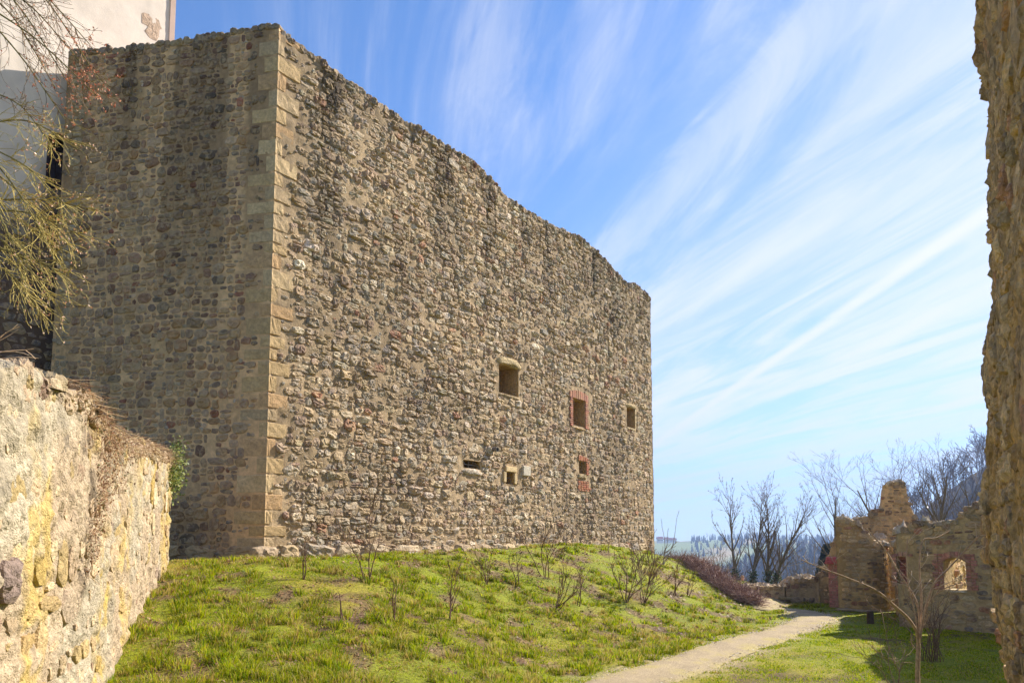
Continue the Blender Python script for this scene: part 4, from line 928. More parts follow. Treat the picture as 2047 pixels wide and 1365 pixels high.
# ------------------------------------------------------------------ grass
def in_garden(x, y): return ((x-LW0[0])*nG[0]+(y-LW0[1])*nG[1] > .0)
def litter(x, y): return fbm(np.asarray(x)*2.1, np.asarray(y)*2.1, 516, 4)
def build_grass():
    rng = np.random.default_rng(501)
    def sample(n, y0, y1, power):
        y = y0*(y1/y0)**(rng.random(n)**power); a = rng.uniform(-.62, .72, n); return a*y, y
    def valid(x, y, pdmin):
        d, u, s = wall_dist(x, y)
        ok = (d > .12) & in_garden(x, y) & ((u < LEN_R+5) | (d > .1))
        rf = (x-FW0[0])*nF[0]+(y-FW0[1])*nF[1]; uf = (x-FW0[0])*dF[0]+(y-FW0[1])*dF[1]
        ok &= ~((rf < .05) & (rf > -.8) & (uf > 0) & (uf < 8)) & ~(np.hypot(x-BC[0], y-BC[1]) < 1.15)
        rb = (x-LB[0])*nB[0]+(y-LB[1])*nB[1]; ok &= ~((rb < .05) & (rb > -.9) & (x > LB[0]-1.3) & (x < LB1[0]))
        ok &= (litter(x, y)+rng.normal(0, .035, len(x)) < .63) | (d > 8.6)
        ok &= path_dist(x, y)+(fbm(x*2, y*2, 512, 3)-.5)*1.6+rng.normal(0, .12, len(x)) > pdmin
        return ok
    X, Y, Lh, Wd, Cc, Sp = [], [], [], [], [], []
    G = [lin(138, 156, 6), lin(166, 176, 12), lin(96, 126, 8), lin(180, 178, 26)]; ST = [lin(186, 164, 84), lin(168, 140, 74), lin(196, 178, 110)]
    Gm = np.array(G); Sm = np.array(ST)
    # tufts on the mound
    tx, ty = sample(9500, 8.3, 34, 1.0); d, u, s = wall_dist(tx, ty)
    keep = valid(tx, ty, 1.25) & (d < 9.6) & (fbm(tx*1.3, ty*1.3, 513, 3) > .43); tx, ty = tx[keep], ty[keep]
    nb = 50
    size = rng.uniform(.6, 1.5, len(tx))*np.clip(1.15-.012*ty, .6, 1)
    r = np.abs(rng.normal(0, .075, (len(tx), nb)))*size[:, None]; a = rng.uniform(0, 6.28, (len(tx), nb))
    bx = tx[:, None]+r*np.cos(a); by = ty[:, None]+r*np.sin(a)
    dry = (rng.random(len(tx)) < .2)
    c = Gm[rng.integers(0, 4, (len(tx), nb))]*(.5+.8*rng.random((len(tx), 1, 1)))
    sw = (rng.random((len(tx), nb)) < np.where(dry, .75, .16)[:, None]); c[sw] = Sm[rng.integers(0, 3, sw.sum())]
    X.append(bx.ravel()); Y.append(by.ravel()); Lh.append((rng.uniform(.06, .16, bx.shape)*size[:, None]).ravel()); Wd.append(np.full(bx.size, .0055)); Cc.append(c.reshape(-1, 3)); Sp.append(np.stack([np.cos(a)*.6, np.sin(a)*.6], -1).reshape(-1, 2)*(.4+r.reshape(-1, 1)*5))
    ntuft = bx.size
    # short turf everywhere
    for (n, y0, y1, lo, hi, wv) in ((340000, 8.2, 20, .03, .075, .0085), (120000, 16, 40, .035, .08, .013)):
        x, y = sample(n, y0, y1, .9); dd = wall_dist(x, y)[0]; k = valid(x, y, .62) & (fbm(x*1.5, y*1.5, 514, 3)+rng.normal(0, .06, n) > np.where(dd < 8, .38, .31)); x, y = x[k], y[k]
        m = fbm(x*.8, y*.8, 515, 3); dd = wall_dist(x, y)[0]; c = Gm[rng.integers(0, 4, len(x))]*rng.uniform(.8, 1.25, (len(x), 1)); sw = rng.random(len(x)) < np.clip((m-.38)*2.2, .1, .7)*np.where(dd < 8.5, 1.0, .4); c[sw] = Sm[rng.integers(0, 3, sw.sum())]
        X.append(x); Y.append(y); Lh.append(rng.uniform(lo, hi, len(x))*np.where(dd < 8, .8, .7)); Wd.append(np.full(len(x), wv)); Cc.append(c); Sp.append(rng.normal(0, .5, (len(x), 2)))
    X, Y, Lh, Wd = map(np.concatenate, (X, Y, Lh, Wd)); Cc = np.concatenate(Cc); Sp = np.concatenate(Sp)
    Wd = Wd*np.clip(Y/11, .8, 2.6); Z = height(X, Y)-.012
    th = rng.uniform(0, 6.28, len(X)); ex = np.stack([np.cos(th), np.sin(th), np.zeros(len(X))], 1)*Wd[:, None]
    b = np.stack([X, Y, Z], 1); lean = np.concatenate([Sp, np.zeros((len(X), 1))], 1)*Lh[:, None]; up = np.array([0, 0, 1.])*Lh[:, None]
    tip = b+lean+up*(1-.3*np.clip(np.linalg.norm(Sp, axis=1), 0, 1.5)[:, None])
    m = ntuft; V = np.stack([b-ex, b+ex, b+lean*.35+up*.6+ex*.7, b+lean*.35+up*.6-ex*.7, tip], 1)[:m]; V2 = np.stack([b-ex, b+ex, tip], 1)[m:]
    n = len(X); o5 = (np.arange(m)*5)[:, None]; o3 = 5*m+(np.arange(n-m)*3)[:, None]
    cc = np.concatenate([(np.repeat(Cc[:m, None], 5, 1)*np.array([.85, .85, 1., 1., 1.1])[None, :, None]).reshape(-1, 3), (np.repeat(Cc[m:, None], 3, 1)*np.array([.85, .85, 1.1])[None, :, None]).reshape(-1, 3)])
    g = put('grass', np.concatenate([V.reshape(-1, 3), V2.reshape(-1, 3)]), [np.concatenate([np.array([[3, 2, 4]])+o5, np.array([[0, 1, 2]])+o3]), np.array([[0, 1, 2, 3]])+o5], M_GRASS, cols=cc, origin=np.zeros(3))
    tag(g, kind='stuff'); print('blades', n)
    # fallen leaves and bare litter
    x, y = sample(60000, 8.2, 30, 1.0); q = litter(x, y)+rng.normal(0, .03, len(x)); wd_ = wall_dist(x, y)[0]; k = in_garden(x, y) & (wd_ > .1) & (path_dist(x, y) > .9) & (((q > .59) & (wd_ < 9)) | (rng.random(len(x)) < .03)) & (wd_ < 11); x, y = x[k], y[k]; n = len(x)
    sz = rng.uniform(.012, .035, n)*np.clip(y/12, .8, 1.8); th = rng.uniform(0, 6.28, n); t1 = rng.normal(0, .35, n)
    e1 = np.stack([np.cos(th), np.sin(th), t1], 1)*sz[:, None]; e2 = np.stack([-np.sin(th), np.cos(th), rng.normal(0, .35, n)], 1)*sz[:, None]*.6
    b = np.stack([x, y, height(x, y)+rng.uniform(.015, .05, n)], 1); V = np.stack([b-e1, b+e2, b+e1, b-e2], 1)
    pal = np.array([lin(150, 112, 82), lin(124, 92, 70), lin(184, 150, 120), lin(104, 82, 66)]); c = np.repeat(pal[rng.integers(0, 4, n)][:, None], 4, 1)
    l = put('fallen_leaves', V.reshape(-1, 3), np.array([[0, 1, 2, 3]])+(np.arange(n)*4)[:, None], M_LEAF, cols=c.reshape(-1, 3), origin=np.zeros(3)); tag(l, kind='stuff')
    # pale gravel at the foot of the castle wall
    n = 1500; u = rng.uniform(-.2, 7, n); dd = np.abs(rng.normal(.25, .22, n)); P = CR+dR*u[:, None]+nR*dd[:, None]; k = rng.random(n) < .4; P[k] = CR+dL*(u[k, None]*.4)+nL*dd[k, None]
    z = height(P[:, 0], P[:, 1])+.01; r = rng.uniform(.015, .04, n); oc = np.array([[1, 0, 0], [-1, 0, 0], [0, 1, 0], [0, -1, 0], [0, 0, .7], [0, 0, -.7]])
    V = np.concatenate([P, z[:, None]], 1)[:, None]+oc[None]*r[:, None, None]*rng.uniform(.6, 1.2, (n, 6, 1))
    fo = np.array([[0, 2, 4], [2, 1, 4], [1, 3, 4], [3, 0, 4]]); c = np.repeat((lin(206, 196, 180)*rng.uniform(.7, 1.05, (n, 1)))[:, None], 6, 1)
    gobj = put('gravel', V.reshape(-1, 3), (fo[None]+(np.arange(n)*6)[:, None, None]).reshape(-1, 3), M_STONE2, cols=c.reshape(-1, 3), origin=np.zeros(3)); tag(gobj, kind='stuff')
build_grass()
def path_pebbles():
    rng = np.random.default_rng(531); n = 5200; i = rng.integers(8, 190, n); T = np.gradient(PQ, axis=0); T /= np.linalg.norm(T, axis=1, keepdims=True); Nn = np.stack([-T[:, 1], T[:, 0]], 1); i = np.minimum(i, len(PQ)-2)
    P = PQ[i]+Nn[i]*(rng.normal(0, .48, n)*PW[i])[:, None]+rng.normal(0, .04, (n, 2)); z = height(P[:, 0], P[:, 1])+.035; r = rng.uniform(.006, .02, n)*np.clip(P[:, 1]/12, 1, 1.6)
    oc = np.array([[1, 0, 0], [-1, 0, 0], [0, 1, 0], [0, -1, 0], [0, 0, .6], [0, 0, -.6]]); V = np.concatenate([P, z[:, None]], 1)[:, None]+oc[None]*r[:, None, None]*rng.uniform(.6, 1.2, (n, 6, 1))
    fo = np.array([[0, 2, 4], [2, 1, 4], [1, 3, 4], [3, 0, 4]]); pal = np.array([lin(206, 192, 168), lin(160, 142, 116), lin(120, 104, 84), lin(226, 216, 198)]); c = np.repeat(pal[rng.integers(0, 4, n)][:, None], 6, 1)
    tag(put('path_gravel', V.reshape(-1, 3), (fo[None]+(np.arange(n)*6)[:, None, None]).reshape(-1, 3), M_STONE2, cols=c.reshape(-1, 3), origin=np.zeros(3)), kind='stuff')
path_pebbles()

# ------------------------------------------------------------------ woody plants
def unit(v): return v/max(np.linalg.norm(v), 1e-9)
def grow(rng, p, d, L, r, lvl, out, o):
    n = max(2, int(L/o['step'][min(lvl, len(o['step'])-1)])); p = np.array(p, float); d = unit(np.array(d, float)); rr = r
    for i in range(n):
        d = unit(d+rng.normal(0, o['wig'], 3)+np.array([0, 0, o['up']])*(1 if lvl else .5)); q = p+d*L/n; r1 = r*(1-(1-o['tip'])*(i+1)/n)
        out.append((*p, *q, rr, r1, lvl)); p = q; rr = r1
        if lvl < o['levels'] and (i+1)/n > o['bare'][min(lvl, len(o['bare'])-1)]:
            for _ in range(o['kids'][min(lvl, len(o['kids'])-1)]):
                if rng.random() > o.get('prob', .8): continue
                ang = rng.uniform(*o['spread']); ax = unit(np.cross(d, rng.normal(0, 1, 3))); dd = d*math.cos(ang)+ax*math.sin(ang)
                grow(rng, p, dd, L*rng.uniform(*o['len'])*(1-.35*(i+1)/n), min(rr*o.get('thin', .65), r*.55), lvl+1, out, o)
def tree(name, label, cat, base, segs, col, group=None, twigcol=None, split=2, sides=(6, 3), minr=.0):
    S = np.array(segs); S[:, 6:8] = np.maximum(S[:, 6:8], minr); t = thing(name, label, cat, base, group)
    c = np.array(col); tc = np.array(twigcol if twigcol is not None else col)
    a = S[S[:, 8] < split]; b = S[S[:, 8] >= split]
    ids = np.zeros(len(S), int); cur = -1; end = None
    for i, q in enumerate(S):
        if q[8] == 0:
            if end is None or np.abs(q[:3]-end).max() > 1e-6: cur += 1
            end = q[3:6]
        ids[i] = max(cur, 0)
    ida = ids[S[:, 8] < split]
    for k in range(cur+1):
        g_ = a[ida == k]
        if not len(g_): continue
        V, Fq = tubes(g_[:, :8], sides[0]); nm = 'stem' if cat != 'tree' else ('trunk' if k == 0 or g_[0, 6] > .05 else 'branch')
        put(nm, V, Fq, M_BARK, t, np.tile(c, (len(V), 1)), smooth=True)
    if len(b):
        V, Fq = tubes(b[:, :8], sides[1]); put('crown' if cat == 'tree' else 'twigs', V, Fq, M_TWIG, t, np.tile(tc, (len(V), 1)))['kind'] = 'stuff'
    return t
ASH = dict(step=(.6, .5, .4, .3), wig=.07, up=.055, tip=.15, levels=3, bare=(.34, .2, .1), kids=(2, 2, 2), spread=(.35, .8), len=(.32, .5), prob=.8)
def leaves(name, parent, P, rng, sz, pal, mat=None):
    n = len(P); th = rng.uniform(0, 6.28, n); ph = rng.normal(0, .8, n); s = rng.uniform(*sz, n)[:, None]
    e1 = np.stack([np.cos(th)*np.cos(ph), np.sin(th)*np.cos(ph), np.sin(ph)], 1)*s; e2 = np.cross(e1, rng.normal(0, 1, (n, 3))); e2 = e2/np.linalg.norm(e2, axis=1, keepdims=True)*s*.6
    V = np.stack([P-e1, P+e2, P+e1, P-e2], 1); c = np.repeat(np.array(pal)[rng.integers(0, len(pal), n)][:, None], 4, 1)*rng.uniform(.8, 1.2, (n, 1, 1))
    return put(name, V.reshape(-1, 3), np.array([[0, 1, 2, 3]])+(np.arange(n)*4)[:, None], mat or M_LEAF, parent, c.reshape(-1, 3))
def background_trees():
    rng = np.random.default_rng(601); BRK = lin(112, 98, 82); TW = lin(120, 102, 86)
    def hz(x, y): return float(height(np.array([x]), np.array([y]))[0])
    def bare(px, py_top, Y, label, name='bare_tree', lean=0, r=.16, o=None, stems=1, group=None, ivy=False, col=None):
        top = at(px, py_top, Y); z0 = hz(top[0], Y); H = top[2]-z0; segs = []; oo = dict(ASH, **(o or {}))
        for k in range(stems):
            b = np.array([top[0]+(k-(stems-1)/2)*.35, Y+rng.uniform(-.3, .3), z0-.2]); grow(rng, b, (lean+(k-(stems-1)/2)*.16, 0, 1), H*rng.uniform(.84, .93), r, 0, segs, oo)
        t = tree(name, label, 'tree', (top[0], Y, z0), segs, BRK if col is None else col, group, TW if col is None else col, split=2, minr=.0065*Y/45)
        if ivy:
            S = np.array(segs); S = S[(S[:, 8] == 0) & (S[:, 2] < z0+H*.34)]; P = []
            for s in S:
                m = 260; k = rng.random((m, 1)); P.append(s[None, :3]*(1-k)+s[None, 3:6]*k+rng.normal(0, .13, (m, 3)))
            leaves('ivy', t, np.concatenate(P), rng, (.05, .09), [lin(58, 74, 42), lin(44, 60, 34), lin(84, 96, 56)])['kind'] = 'stuff'
        return t
    bare(1483, 962, 50, 'tall bare twin-stemmed tree with ivy on its trunk, left of the ivy-clad pair', stems=2, r=.15, ivy=True, lean=-.03, o=dict(kids=(3, 2, 3), bare=(.40, .2, .1), spread=(.25, .65), len=(.28, .44)))
    bare(1528, 985, 51, 'tall bare tree with thick ivy trunk, right of the ivy-clad pair', stems=2, r=.17, ivy=True, lean=.0, o=dict(kids=(3, 2, 3), bare=(.38, .2, .1), spread=(.25, .65), len=(.28, .44)))
    bare(1562, 1088, 56, 'slim bare tree in the gap between the ivy-clad pair and the ruin', r=.09)
    bare(1462, 1085, 60, 'small bare tree just left of the ivy-clad pair', r=.11, lean=-.05)
    bare(1598, 1096, 62, 'low spreading bare tree above the boundary wall', r=.09, lean=.03)
    W = dict(spread=(.35, .85), len=(.36, .55), up=.06, kids=(2, 2, 2), prob=.7, thin=.5)
    bare(1715, 958, 44, 'wide bare tree behind the round bay of the ruin', r=.18, lean=-.04, stems=2, o=W)
    bare(1785, 925, 47, 'bare tree directly behind the tall wall fragment', r=.2, stems=1, o=W)
    bare(1840, 903, 45, 'tallest bare tree rising right of the wall fragment', r=.22, stems=2, o=W)
    bare(1905, 915, 46, 'bare tree behind the arched window wall', r=.2, stems=2, o=W)
    bare(1950, 925, 48, 'bare tree half hidden by the rough wall at right', r=.2, o=W, lean=.05)
    for ordn, (px, pt, Y) in zip(('first', 'second', 'third', 'fourth', 'fifth', 'sixth', 'seventh', 'eighth'), ((1400, 1118, 47), (1425, 1110, 52), (1447, 1122, 49), (1520, 1128, 58), (1575, 1118, 54), (1590, 1130, 50), (1612, 1112, 57), (1635, 1118, 52))):
        bare(px, pt, Y, ordn+' leafless brown shrub from the left in the hollow beyond the boundary wall', 'bare_shrub', stems=4, r=.035, o=dict(bare=(.1, .1, .1), spread=(.3, .9), levels=2, kids=(2, 2, 2), len=(.3, .55)), group='shrubs in the hollow', col=lin(122, 104, 80))
    # dark conifer beside the brick pier
    top = at(1652, 1088, 66); z0 = hz(top[0], 66); H = top[2]-z0; t = thing('conifer', 'dark evergreen conifer behind the red brick pier', 'tree', (top[0], 66, z0))
    V, Fq = tubes([(top[0], 66, z0, top[0], 66, z0+H*.95, .18, .03)], 6); put('trunk', V, Fq, M_BARK, t, np.tile(BRK, (len(V), 1)))
    segs = []
    for k in range(700):
        f = rng.uniform(.12, 1)**.9; a = rng.uniform(0, 6.28); Lb = (1-f)*2.6+.25; p = np.array([top[0], 66, z0+H*f]); q = p+np.array([math.cos(a)*Lb, math.sin(a)*Lb, -.18*Lb+rng.normal(0, .12)]); segs.append((*p, *q, .05, .16))
        m = p*.45+q*.55; segs.append((*m, *(m+np.array([math.cos(a+.7)*Lb*.4, math.sin(a+.7)*Lb*.4, -.1])), .1, .12))
    V, Fq = tubes(segs, 3); put('crown', V, Fq, M_FAR, t, np.tile(lin(58, 68, 52), (len(V), 1)))
background_trees()
def far_woods():
    rng = np.random.default_rng(611)
    # bare wood on the hill at right: every trunk with a fan of limbs
    protos = []
    for k in range(6):
        segs = []; grow(rng, (0, 0, 0), (0, 0, 1), 12.0, .22, 0, segs, dict(ASH, step=(2.4, 2.0, 1.6), levels=2, kids=(2, 2, 2), bare=(.3, .1, .1), len=(.4, .6))); S = np.array(segs); S[:, 6:8] = np.maximum(S[:, 6:8], .09); protos.append(tubes(S[:, :8], 3))
    far_p = []
    for k in range(5):
        segs = []; grow(rng, (0, 0, 0), (0, 0, 1), 12.0, .25, 0, segs, dict(ASH, step=(2.4, 2.4), levels=1, kids=(3, 2), bare=(.25, .1), len=(.4, .6), prob=1)); S = np.array(segs); S[:, 6:8] = np.maximum(S[:, 6:8], .16); far_p.append(tubes(S[:, :8], 3))
    def scatter(name, n, p0, p1, r0, r1, conf, sc_, cols, pw=1.0):
        Vs, Fs, Cs, off = [], [], [], 0
        for i in range(n):
            px = rng.uniform(p0, p1); r = r0+(r1-r0)*rng.random()**pw; a = math.atan((px-1023.5)/F); x, y = r*math.sin(a), r*math.cos(a); z = float(height(np.array([x]), np.array([y]))[0])
            s = rng.uniform(.8, 1.25)*sc_
            if rng.random() < conf:
                H = 15*s; th = np.arange(6)*math.pi/3+rng.random(); V = []
                for (f, rad) in ((.05, 2.6), (.4, 1.5), (.38, 2.0), (.72, .8), (.70, 1.2), (1.0, .05)): V += [(rad*s*math.cos(t)*rng.uniform(.7, 1.2), rad*s*math.sin(t)*rng.uniform(.7, 1.2), f*H) for t in th]
                V = np.array(V); k = np.arange(6); k2 = (k+1) % 6; Fq = np.concatenate([np.stack([k+6*j, k2+6*j, k2+6*(j+1), k+6*(j+1)], 1) for j in range(5)]); c = cols[0]
            else:
                V, Fq = (protos if r < 410 else far_p)[rng.integers(5)]; t = rng.uniform(0, 6.28); V = V@np.array([[math.cos(t), math.sin(t), 0], [-math.sin(t), math.cos(t), 0], [0, 0, 1]])*s; c = cols[1]
            Vs.append(V+np.array([x, y, z-.3])); Fs.append(Fq+off); Cs.append(np.tile(c*rng.uniform(.75, 1.25), (len(V), 1))); off += len(V)
        o = put(name, np.concatenate(Vs), np.concatenate(Fs), M_FAR, cols=np.concatenate(Cs), origin=np.zeros(3)); tag(o, kind='stuff')
    D = lin(44, 52, 44); B = lin(96, 84, 82)
    scatter('hillside_wood', 420, 1640, 2150, 200, 402, .0, .95, (D, lin(112, 94, 90)), .8)
    scatter('valley_wood', 900, 1360, 1760, 440, 722, .35, .8, (D, B), .75)
    scatter('distant_wood', 420, 1380, 1800, 1150, 1600, .85, .8, (D, B*.9), .6)
    scatter('lower_wood', 130, 1380, 1700, 100, 200, .15, .55, (D, B))
far_woods()
def farmhouses():
    rng = np.random.default_rng(621)
    for (px, r, w_, dp, h, lab) in ((1319, 1180, 9, 8, 4.5, 'distant white farmhouse with red roof nearest the castle wall corner'), (1332, 1210, 7, 7, 4, 'smaller distant white house with red roof right of the farmhouse'), (1344, 1240, 10, 7, 3, 'long low distant barn right of the two far houses')):
        a = math.atan((px-1023.5)/F); x, y = r*math.sin(a), r*math.cos(a); z = float(height(np.array([x]), np.array([y]))[0])
        t = thing('farmhouse', lab, 'house', (x, y, z)); mp = linmap((x-w_/2, y), np.array([1., 0]), np.array([0, -1.]))
        V = boxv(mp, 0, w_, -2, h, -dp, 0); put('wall', V, BOXF, M_PLASTER, t, np.tile(lin(228, 224, 216), (8, 1)))
        V = np.array([np.ravel(mp(np.array(u), np.array(v), np.array(hh))) for u, v, hh in ((-.6, h, .6), (w_+.6, h, .6), (w_+.6, h, -dp-.6), (-.6, h, -dp-.6), (-.6, h+4, -dp/2), (w_+.6, h+4, -dp/2))])
        put('roof', V, [np.array([[0, 4, 3], [1, 2, 5]]), np.array([[0, 1, 5, 4], [2, 3, 4, 5]])], M_BRICK, t, np.tile(lin(150, 90, 74), (6, 1)))
        for k in range(4): V = boxv(mp, w_*(.1+.22*k), w_*(.1+.22*k)+1.3, h*.45, h*.75, -.2, .06); put('window', V, BOXF, M_DARK, t, np.tile(lin(60, 60, 64), (8, 1)))
farmhouses()

# ------------------------------------------------------------------ shrubs on the mound, young tree, overhanging tree
def surface_at(px, py):
    """first terrain point under the pixel"""
    r = ray(px, py); k = np.linspace(5, 60, 4000); P = r[None]*k[:, None]; P[:, 2] += EYE; h = height(P[:, 0], P[:, 1]); i = np.argmax(P[:, 2] < h); return P[i]
def saplings():
    rng = np.random.default_rng(701); BR = lin(108, 84, 68)
    SP = dict(step=(.10, .09, .08), wig=.10, up=.05, tip=.3, levels=2, bare=(.25, .2, .3), kids=(1, 2, 1), spread=(.25, .7), len=(.3, .55), prob=.6)
    data = [(612, 1160, 605, 1050, 2, 'thin pale sapling near the castle corner'), (733, 1162, 741, 1010, 3, 'wispy tall sapling before the castle wall, second from its corner'), (687, 1243, 690, 1178, 2, 'leftmost of the short saplings low on the mound slope'), (788, 1247, 786, 1158, 3, 'short sapling low on the slope left of the dark upright sapling'),
            (898, 1240, 900, 1126, 3, 'dark upright sapling at the middle of the mound slope'), (972, 1166, 975, 1095, 5, 'bushy cluster of thin stems on the mound crest'), (1034, 1170, 1032, 1100, 2, 'thin sapling on the crest just left of the tallest dark sapling'),
            (1093, 1158, 1096, 1018, 4, 'tallest dark sapling on the mound below the brick window'), (1111, 1214, 1150, 1140, 6, 'fan-shaped leafless shrub low on the mound below the tallest sapling'), (1158, 1210, 1160, 1130, 2, 'thin upright sapling between the fan-shaped shrubs on the mound'),
            (1252, 1203, 1268, 1098, 7, 'left one of the two largest fan-shaped shrubs on the mound'), (1285, 1207, 1312, 1100, 7, 'right one of the two largest fan-shaped shrubs on the mound'), (1346, 1188, 1350, 1118, 4, 'small shrub near the bare thicket'), (1373, 1192, 1385, 1150, 3, 'rightmost low sapling at the edge of the bare thicket')]
    for bx, by, tx, ty, n, lab in data:
        b = surface_at(bx, by); tp = at(tx, ty, b[1]); H = np.linalg.norm(tp-b); segs = []
        for k in range(n):
            sp = .07 if n < 4 else .28; d = unit(tp-b)+rng.normal(0, sp, 3)*np.array([1, 1, .2]); grow(rng, b+rng.normal(0, .04, 3)*np.array([1, 1, 0])-np.array([0, 0, .05]), d, H*rng.uniform(.65, 1.05), .016 if n < 5 else .013, 0, segs, SP)
        tree('sapling', lab or 'short leafless sapling standing low on the mound slope', 'shrub', b, segs, BR, 'saplings on the mound', lin(128, 100, 78), split=1, sides=(5, 3), minr=.0045*b[1]/18)
    # leaning twigs at the castle's far corner
    b = surface_at(1324, 1128); segs = []
    for tx, ty in ((1362, 1012), (1345, 1030), (1336, 1048)): 
        tp = at(tx, ty, b[1]); grow(rng, b-np.array([0, 0, .1]), unit(tp-b), np.linalg.norm(tp-b), .018, 0, segs, dict(SP, up=0, kids=(0, 0, 0)))
    tree('sapling', 'grey leaning whips against the sky at the castle far corner', 'shrub', b, segs, lin(150, 144, 136), None, split=1, minr=.008)
saplings()
def thicket():
    rng = np.random.default_rng(711); a = np.array([7.1, 34.2]); b = np.array([8.15, 24.7]); n = 7000
    k = rng.random(n)**.8; wd = rng.uniform(-.7, .45, n)*(1-.35*k); d = unit(b-a); nn = np.array([-d[1], d[0]])
    P = a+(b-a)*k[:, None]+nn*wd[:, None]; z = height(P[:, 0], P[:, 1]); hh = rng.uniform(0, .3, n)*(1-.5*np.abs(wd))
    p = np.concatenate([P, (z+hh-.02)[:, None]], 1); L = rng.uniform(.12, .38, n)[:, None]; dv = rng.normal(0, 1, (n, 3)); dv[:, 2] = np.abs(dv[:, 2])*.5-.1; dv /= np.linalg.norm(dv, axis=1, keepdims=True)
    q = p+dv*L; e = q+(dv+rng.normal(0, .5, (n, 3)))*L*.6
    S = np.concatenate([np.concatenate([p, q, np.full((n, 1), .008), np.full((n, 1), .006)], 1), np.concatenate([q, e, np.full((n, 1), .006), np.full((n, 1), .004)], 1)])
    V, Fq = tubes(S, 3); c = np.repeat(np.array([lin(138, 108, 96), lin(160, 130, 116), lin(112, 84, 76), lin(178, 152, 136)])[rng.integers(0, 4, 2*n)], 6, 0)
    t = thing('bare_thicket', 'low dense thicket of leafless purplish brown twigs down the right end of the mound', 'shrub', (a[0]*.5+b[0]*.5, a[1]*.5+b[1]*.5, float(height(np.array([8.]), np.array([29.]))[0])))
    put('twigs', V, Fq, M_TWIG, t, c)['kind'] = 'stuff'
thicket()
def young_tree():
    rng = np.random.default_rng(721); Y = 9.8; b = gnd(1835, 1450)*1; b = np.array([at(1835, 1365, Y)[0], Y, 0.0]); b[2] = float(height(np.array([b[0]]), np.array([b[1]]))[0])
    segs = []
    def limb(pts, r0, r1, lvl=0, dy=0.0):
        Q = [at(x, y, Y+dy*i/(len(pts)-1)) for i, (x, y) in enumerate(pts)]; Q = np.array(Q); q, _ = resample3(Q, .05); n = len(q)
        for i in range(n-1):
            ra = r0+(r1-r0)*i/n; segs.append((*q[i], *q[i+1], ra, r0+(r1-r0)*(i+1)/n, lvl))
            if i > n*.25 and rng.random() < .32:
                d = unit(q[i+1]-q[i]); ax = unit(np.cross(d, rng.normal(0, 1, 3))); ang = rng.uniform(.5, 1.1); dd = d*math.cos(ang)+ax*math.sin(ang)+np.array([0, 0, .2]); grow(rng, q[i], dd, rng.uniform(.1, .35), .005, 1, segs, TWG)
    TWG = dict(step=(.05, .05, .05), wig=.12, up=.03, tip=.4, levels=2, bare=(.2, .3, .3), kids=(1, 1, 1), spread=(.4, .9), len=(.4, .7), prob=.35)
    q0 = at(1836, 1285, Y)
    m0 = at(1834, 1350, Y); segs.append((*b, *m0, .032, .029, 0)); segs.append((*m0, *q0, .029, .025, 0))
    for pts, r0, dy in (([(1836, 1290), (1832, 1262), (1815, 1235), (1790, 1212), (1752, 1180), (1700, 1157), (1650, 1138), (1601, 1118)], .022, -.4), ([(1836, 1285), (1838, 1230), (1826, 1190), (1800, 1150), (1783, 1120), (1768, 1096), (1730, 1054)], .020, .3),
                        ([(1837, 1280), (1850, 1215), (1868, 1165), (1892, 1140), (1920, 1110), (1945, 1083), (1962, 1066)], .019, -.2), ([(1838, 1270), (1842, 1200), (1838, 1130), (1845, 1080), (1870, 1075), (1900, 1060)], .014, .5), ([(1838, 1260), (1860, 1200), (1890, 1175), (1922, 1164)], .010, -.3),
                        ([(1834, 1300), (1822, 1285), (1822, 1265)], .008, 0), ([(1837, 1285), (1828, 1220), (1815, 1165), (1812, 1110), (1815, 1075)], .010, .2), ([(1838, 1262), (1852, 1240), (1855, 1225)], .012, -.1)): limb(pts, r0, .006, 0, dy)
    tree('young_tree', 'slender leafless young tree with a long arching left branch in the right foreground', 'tree', b, segs, lin(176, 148, 118), None, lin(196, 174, 150), split=1, sides=(6, 3), minr=.003)
    b = surface_at(1866, 1322); segs = []
    for k in range(22):
        d = np.array([rng.normal(0, .16), rng.normal(0, .16), 1]); grow(rng, b+np.array([rng.normal(0, .12), rng.normal(0, .1), -.05]), d, rng.uniform(.9, 1.7), .009, 0, segs, dict(TWG, step=(.12, .08), levels=2, bare=(.35, .2), kids=(1, 1), up=.05, prob=.6, len=(.2, .4)))
    tree('stem_shrub', 'upright bush of many thin bare stems behind the young tree', 'shrub', b, segs, lin(120, 94, 74), None, lin(146, 122, 100), split=1, sides=(4, 3), minr=.004)
    b = surface_at(1765, 1356); b = at(1790, 1330, 10.5); b = np.array([b[0], 10.5, 0.0]); segs = []
    for tx, ty in ((1735, 1245), (1765, 1262), (1800, 1275)):
        tp = at(tx, ty, 10.5); grow(rng, b, unit(tp-b), np.linalg.norm(tp-b), .008, 0, segs, TWG)
    tree('sapling', 'small wispy sapling left of the young tree trunk', 'shrub', b, segs, lin(130, 104, 82), None, split=1, minr=.003)
def resample3(P, step):
    out = []
    for i in range(len(P)-1):
        p0, p1, p2, p3 = P[max(i-1, 0)], P[i], P[i+1], P[min(i+2, len(P)-1)]; n = max(2, int(np.linalg.norm(p2-p1)/step))
        for k in range(n):
            s = k/n; out.append(.5*((2*p1)+(-p0+p2)*s+(2*p0-5*p1+4*p2-p3)*s*s+(-p0+3*p1-3*p2+p3)*s**3))
    return np.array(out+[P[-1]]), None
young_tree()
